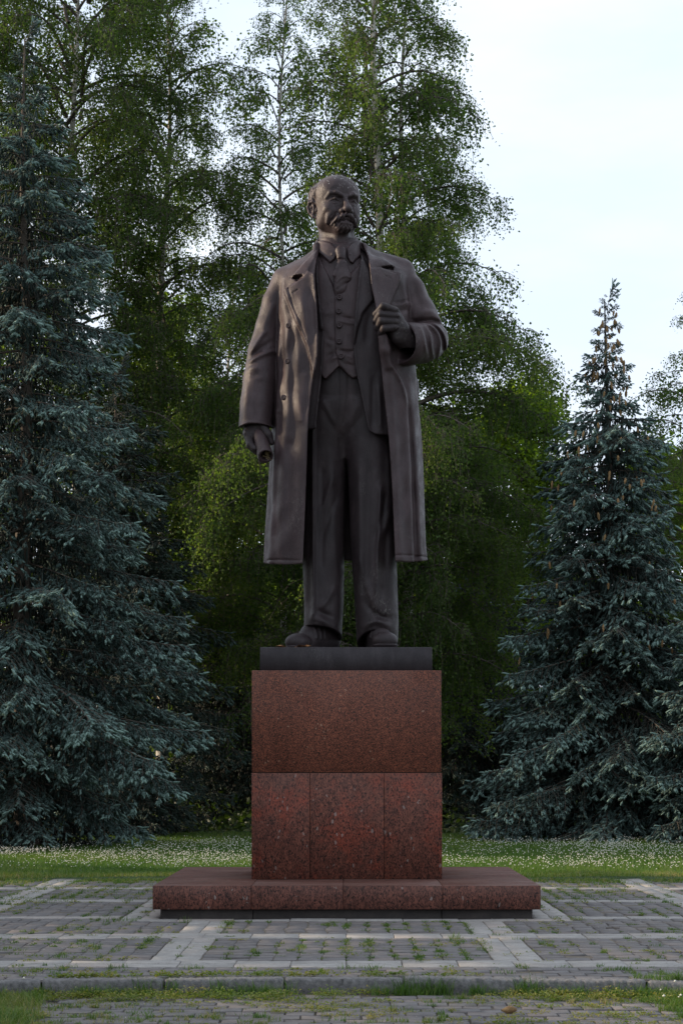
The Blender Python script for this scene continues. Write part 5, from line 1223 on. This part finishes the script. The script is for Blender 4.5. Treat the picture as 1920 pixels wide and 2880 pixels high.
# white clover: small round heads above the lawn, thickest in a band across the middle
n = 26000; Y = 7.9+12.5*rg.rand(n)**0.9; X = rg.uniform(-1, 1, n)*(5.6+(Y-7)*0.27)
dens = np.exp(-((Y-14)/5.0)**2)*(0.58+0.42*fbm(X, Y, 0.45, 2)+0.3*fbm(X, Y, 1.7, 4))*np.clip((Y-8.2+0.6*fbm(X, Y, .5, 8))/2.0, 0, 1); keep = rg.rand(n) < dens; X, Y = X[keep], Y[keep]
ex = np.array([[2.3, -6.6], [2.42, -6.75], [2.5, -6.5], [2.36, -7.0], [2.6, -6.9], [2.28, -6.85], [-2.3, -5.9], [-2.45, -6.1], [2.55, -7.1], [2.45, -6.35]])
X = np.concatenate([X, ex[:, 0]]); Y = np.concatenate([Y, ex[:, 1]]); n = len(X)
Zf = np.where(Y > 7, lawn_z(X, Y)+rg.uniform(0.06, 0.16, n), -0.11+rg.uniform(0.10, 0.2, n)); r_ = rg.uniform(0.007, 0.0125, n)
oc = np.array([(1, 0, 0), (0, 1, 0), (-1, 0, 0), (0, -1, 0), (0, 0, 1), (0, 0, -0.8)], float); V = (np.stack([X, Y, Zf], 1)[:, None]+oc[None]*r_[:, None, None]).reshape(-1, 3)
T = np.array([(0, 1, 4), (1, 2, 4), (2, 3, 4), (3, 0, 4), (1, 0, 5), (2, 1, 5), (3, 2, 5), (0, 3, 5)]); F = (np.arange(n)[:, None, None]*6+T[None]).reshape(-1, 3)
tag(obj('clover_flowers', mesh_np('clover_flowers', V, F, M['flower'], True)), kind='stuff')
# dry litter: straws, petals, crumbs of bark
n = 900; X = rg.uniform(-4.5, 4.5, n); Y = rg.uniform(-8, 5, n); keep = ~((np.abs(X) < 2.2) & (Y > -0.1)) & (Y < 20); X, Y = X[keep], Y[keep]; n = len(X)
Zl = np.where(Y < kerb_y(X), -0.098, 0.006)+rg.uniform(0.001, 0.006, n); a = rg.uniform(0, 6.28, n); L = rg.uniform(0.012, 0.05, n)
V, F = rhombs(np.stack([X, Y, Zl], 1), np.stack([np.cos(a), np.sin(a), rg.uniform(-0.05, 0.12, n)], 1), np.tile([[0, 0, 1.]], (n, 1)), L, np.minimum(L*0.5, 0.008))
m, nt, b = new_mat('litter'); at_ = nd(nt, 'ShaderNodeAttribute', attribute_name='tint')
nt.links.new(ramp(nt, at_.outputs['Fac'], [(0, (0.06, 0.04, 0.025)), (0.6, (0.28, 0.20, 0.12)), (1, (0.5, 0.46, 0.4))]), b.inputs['Base Color']); b.inputs['Roughness'].default_value = 0.9
tag(obj('litter', mesh_np('litter', V, F, m, False, np.repeat(rg.rand(n), 4))), kind='stuff')

# ------------------------------------------------------------------ small things
def scale_cone(L, R_, rings, per, mat):
    """fir cone: overlapping scales round a core, lying along x"""
    VV, FF = [], []; n0 = 0
    V, F = tubes([np.stack([np.linspace(0, L, 7), np.zeros(7), np.zeros(7)], 1)], [R_*0.7*np.sin(np.linspace(0.3, 2.9, 7))+0.001], 8); VV.append(V); FF.append(F); n0 = len(V)
    for i in range(rings):
        t = (i+0.5)/rings; rr = R_*math.sin(0.35+2.5*t)
        for j in range(per):
            a = 2*math.pi*(j+0.5*(i % 2))/per; c, s = math.cos(a), math.sin(a); x = L*t
            def pt(dx, rad, w): return (x+dx, rad*c-w*s, rad*s+w*c)
            q = [pt(-0.008, rr*0.55, -rr*0.25), pt(-0.008, rr*0.55, rr*0.25), pt(0.012, rr*1.12, rr*0.30), pt(0.017, rr*1.2, 0), pt(0.012, rr*1.12, -rr*0.30)]
            VV.append(np.array(q)); FF.append(np.array([(0, 1, 2), (0, 2, 3), (0, 3, 4)])+n0); n0 += 5
    return mesh_np('fir_cone', np.concatenate(VV), np.concatenate(FF), mat)
p = at(1430, 2846, ground_y(2846, -0.09))
o = obj('fir_cone', scale_cone(0.10, 0.026, 11, 9, M['cone']), None, (p.x-0.05, p.y, -0.078), (0.2, 0.0, 0.25)); tag(o, 'brown fir cone lying on the dark pavers in front of the kerb', 'fir cone')
# twigs and a curl of bark
def stick(name, x, y, z, L, ang, label, mat, r0=0.005):
    tt = np.linspace(0, 1, 8); pl = np.stack([L*(tt-0.5), 0.06*L*np.sin(tt*5), r0+0.015*L*np.sin(tt*3.1)], 1); V, F = tubes([pl], [np.linspace(r0, r0*0.5, 8)], 6)
    o = obj(name, mesh_np(name, V, F, mat, True), None, (x, y, z), (0, 0, ang)); return tag(o, label, 'twig')
p = at(1722, 2614, ground_y(2614)); stick('twig', p.x, p.y, 0.006, 0.14, 0.1, 'pale broken twig lying on the pavers to the right of the granite step', M['twig'], 0.008)
m, nt, b = new_mat('rust_strip'); nt.links.new(ramp(nt, noise(nt, posco(nt), 12, 3), [(0.35, (0.10, 0.04, 0.015)), (0.6, (0.46, 0.22, 0.09))]), b.inputs['Base Color']); b.inputs['Roughness'].default_value = 0.8
def leaf_litter(u, d_, w, label, seed):
    r2 = np.random.RandomState(seed); n = 14; Pn = np.stack([r2.uniform(-w/2, w/2, n), r2.uniform(-0.03, 0.03, n), r2.uniform(0.0, 0.012, n)], 1); a = r2.normal(0, 0.35, n)
    L = r2.uniform(0.05, 0.11, n); V, F = rhombs(Pn, np.stack([np.cos(a), np.sin(a), r2.uniform(-.05, .15, n)], 1), np.tile([[0, 0, 1.]], (n, 1))+r2.normal(0, .3, (n, 3)), L, L*0.35)
    o = obj('dry_leaves', mesh_np('dry_leaves', V, F, m), None, ((u-PX0)*d_/FPX, d_+CAMY, 3.069)); tag(o, label, 'dry leaves')
leaf_litter(845, 21.36, 0.16, 'orange dry leaves on the bronze plate in front of the left shoe', 1)
leaf_litter(785, 21.36, 0.12, 'small orange dry leaves on the bronze plate farther left of the shoe', 2)
# dry grass nest stuffed into the end of the paper roll
r2 = np.random.RandomState(4); c0 = to_world(np.array([P(751, 1280, 70)]))[0]; n = 90
Pn = c0+r2.normal(0, 1, (n, 3))*np.array([0.018, 0.018, 0.026]); dd = r2.normal(0, 1, (n, 3)); L = r2.uniform(0.03, 0.07, n); V, F = rhombs(Pn, dd, r2.normal(0, 1, (n, 3)), L, np.full(n, 0.006))
m, nt, b = new_mat('straw'); b.inputs['Base Color'].default_value = (0.26, 0.19, 0.10, 1); b.inputs['Roughness'].default_value = 0.9
o = obj('nest', mesh_np('nest', V-c0, F, m), None, tuple(c0)); tag(o, 'wad of dry straw stuck in the open end of the rolled papers', 'nest')
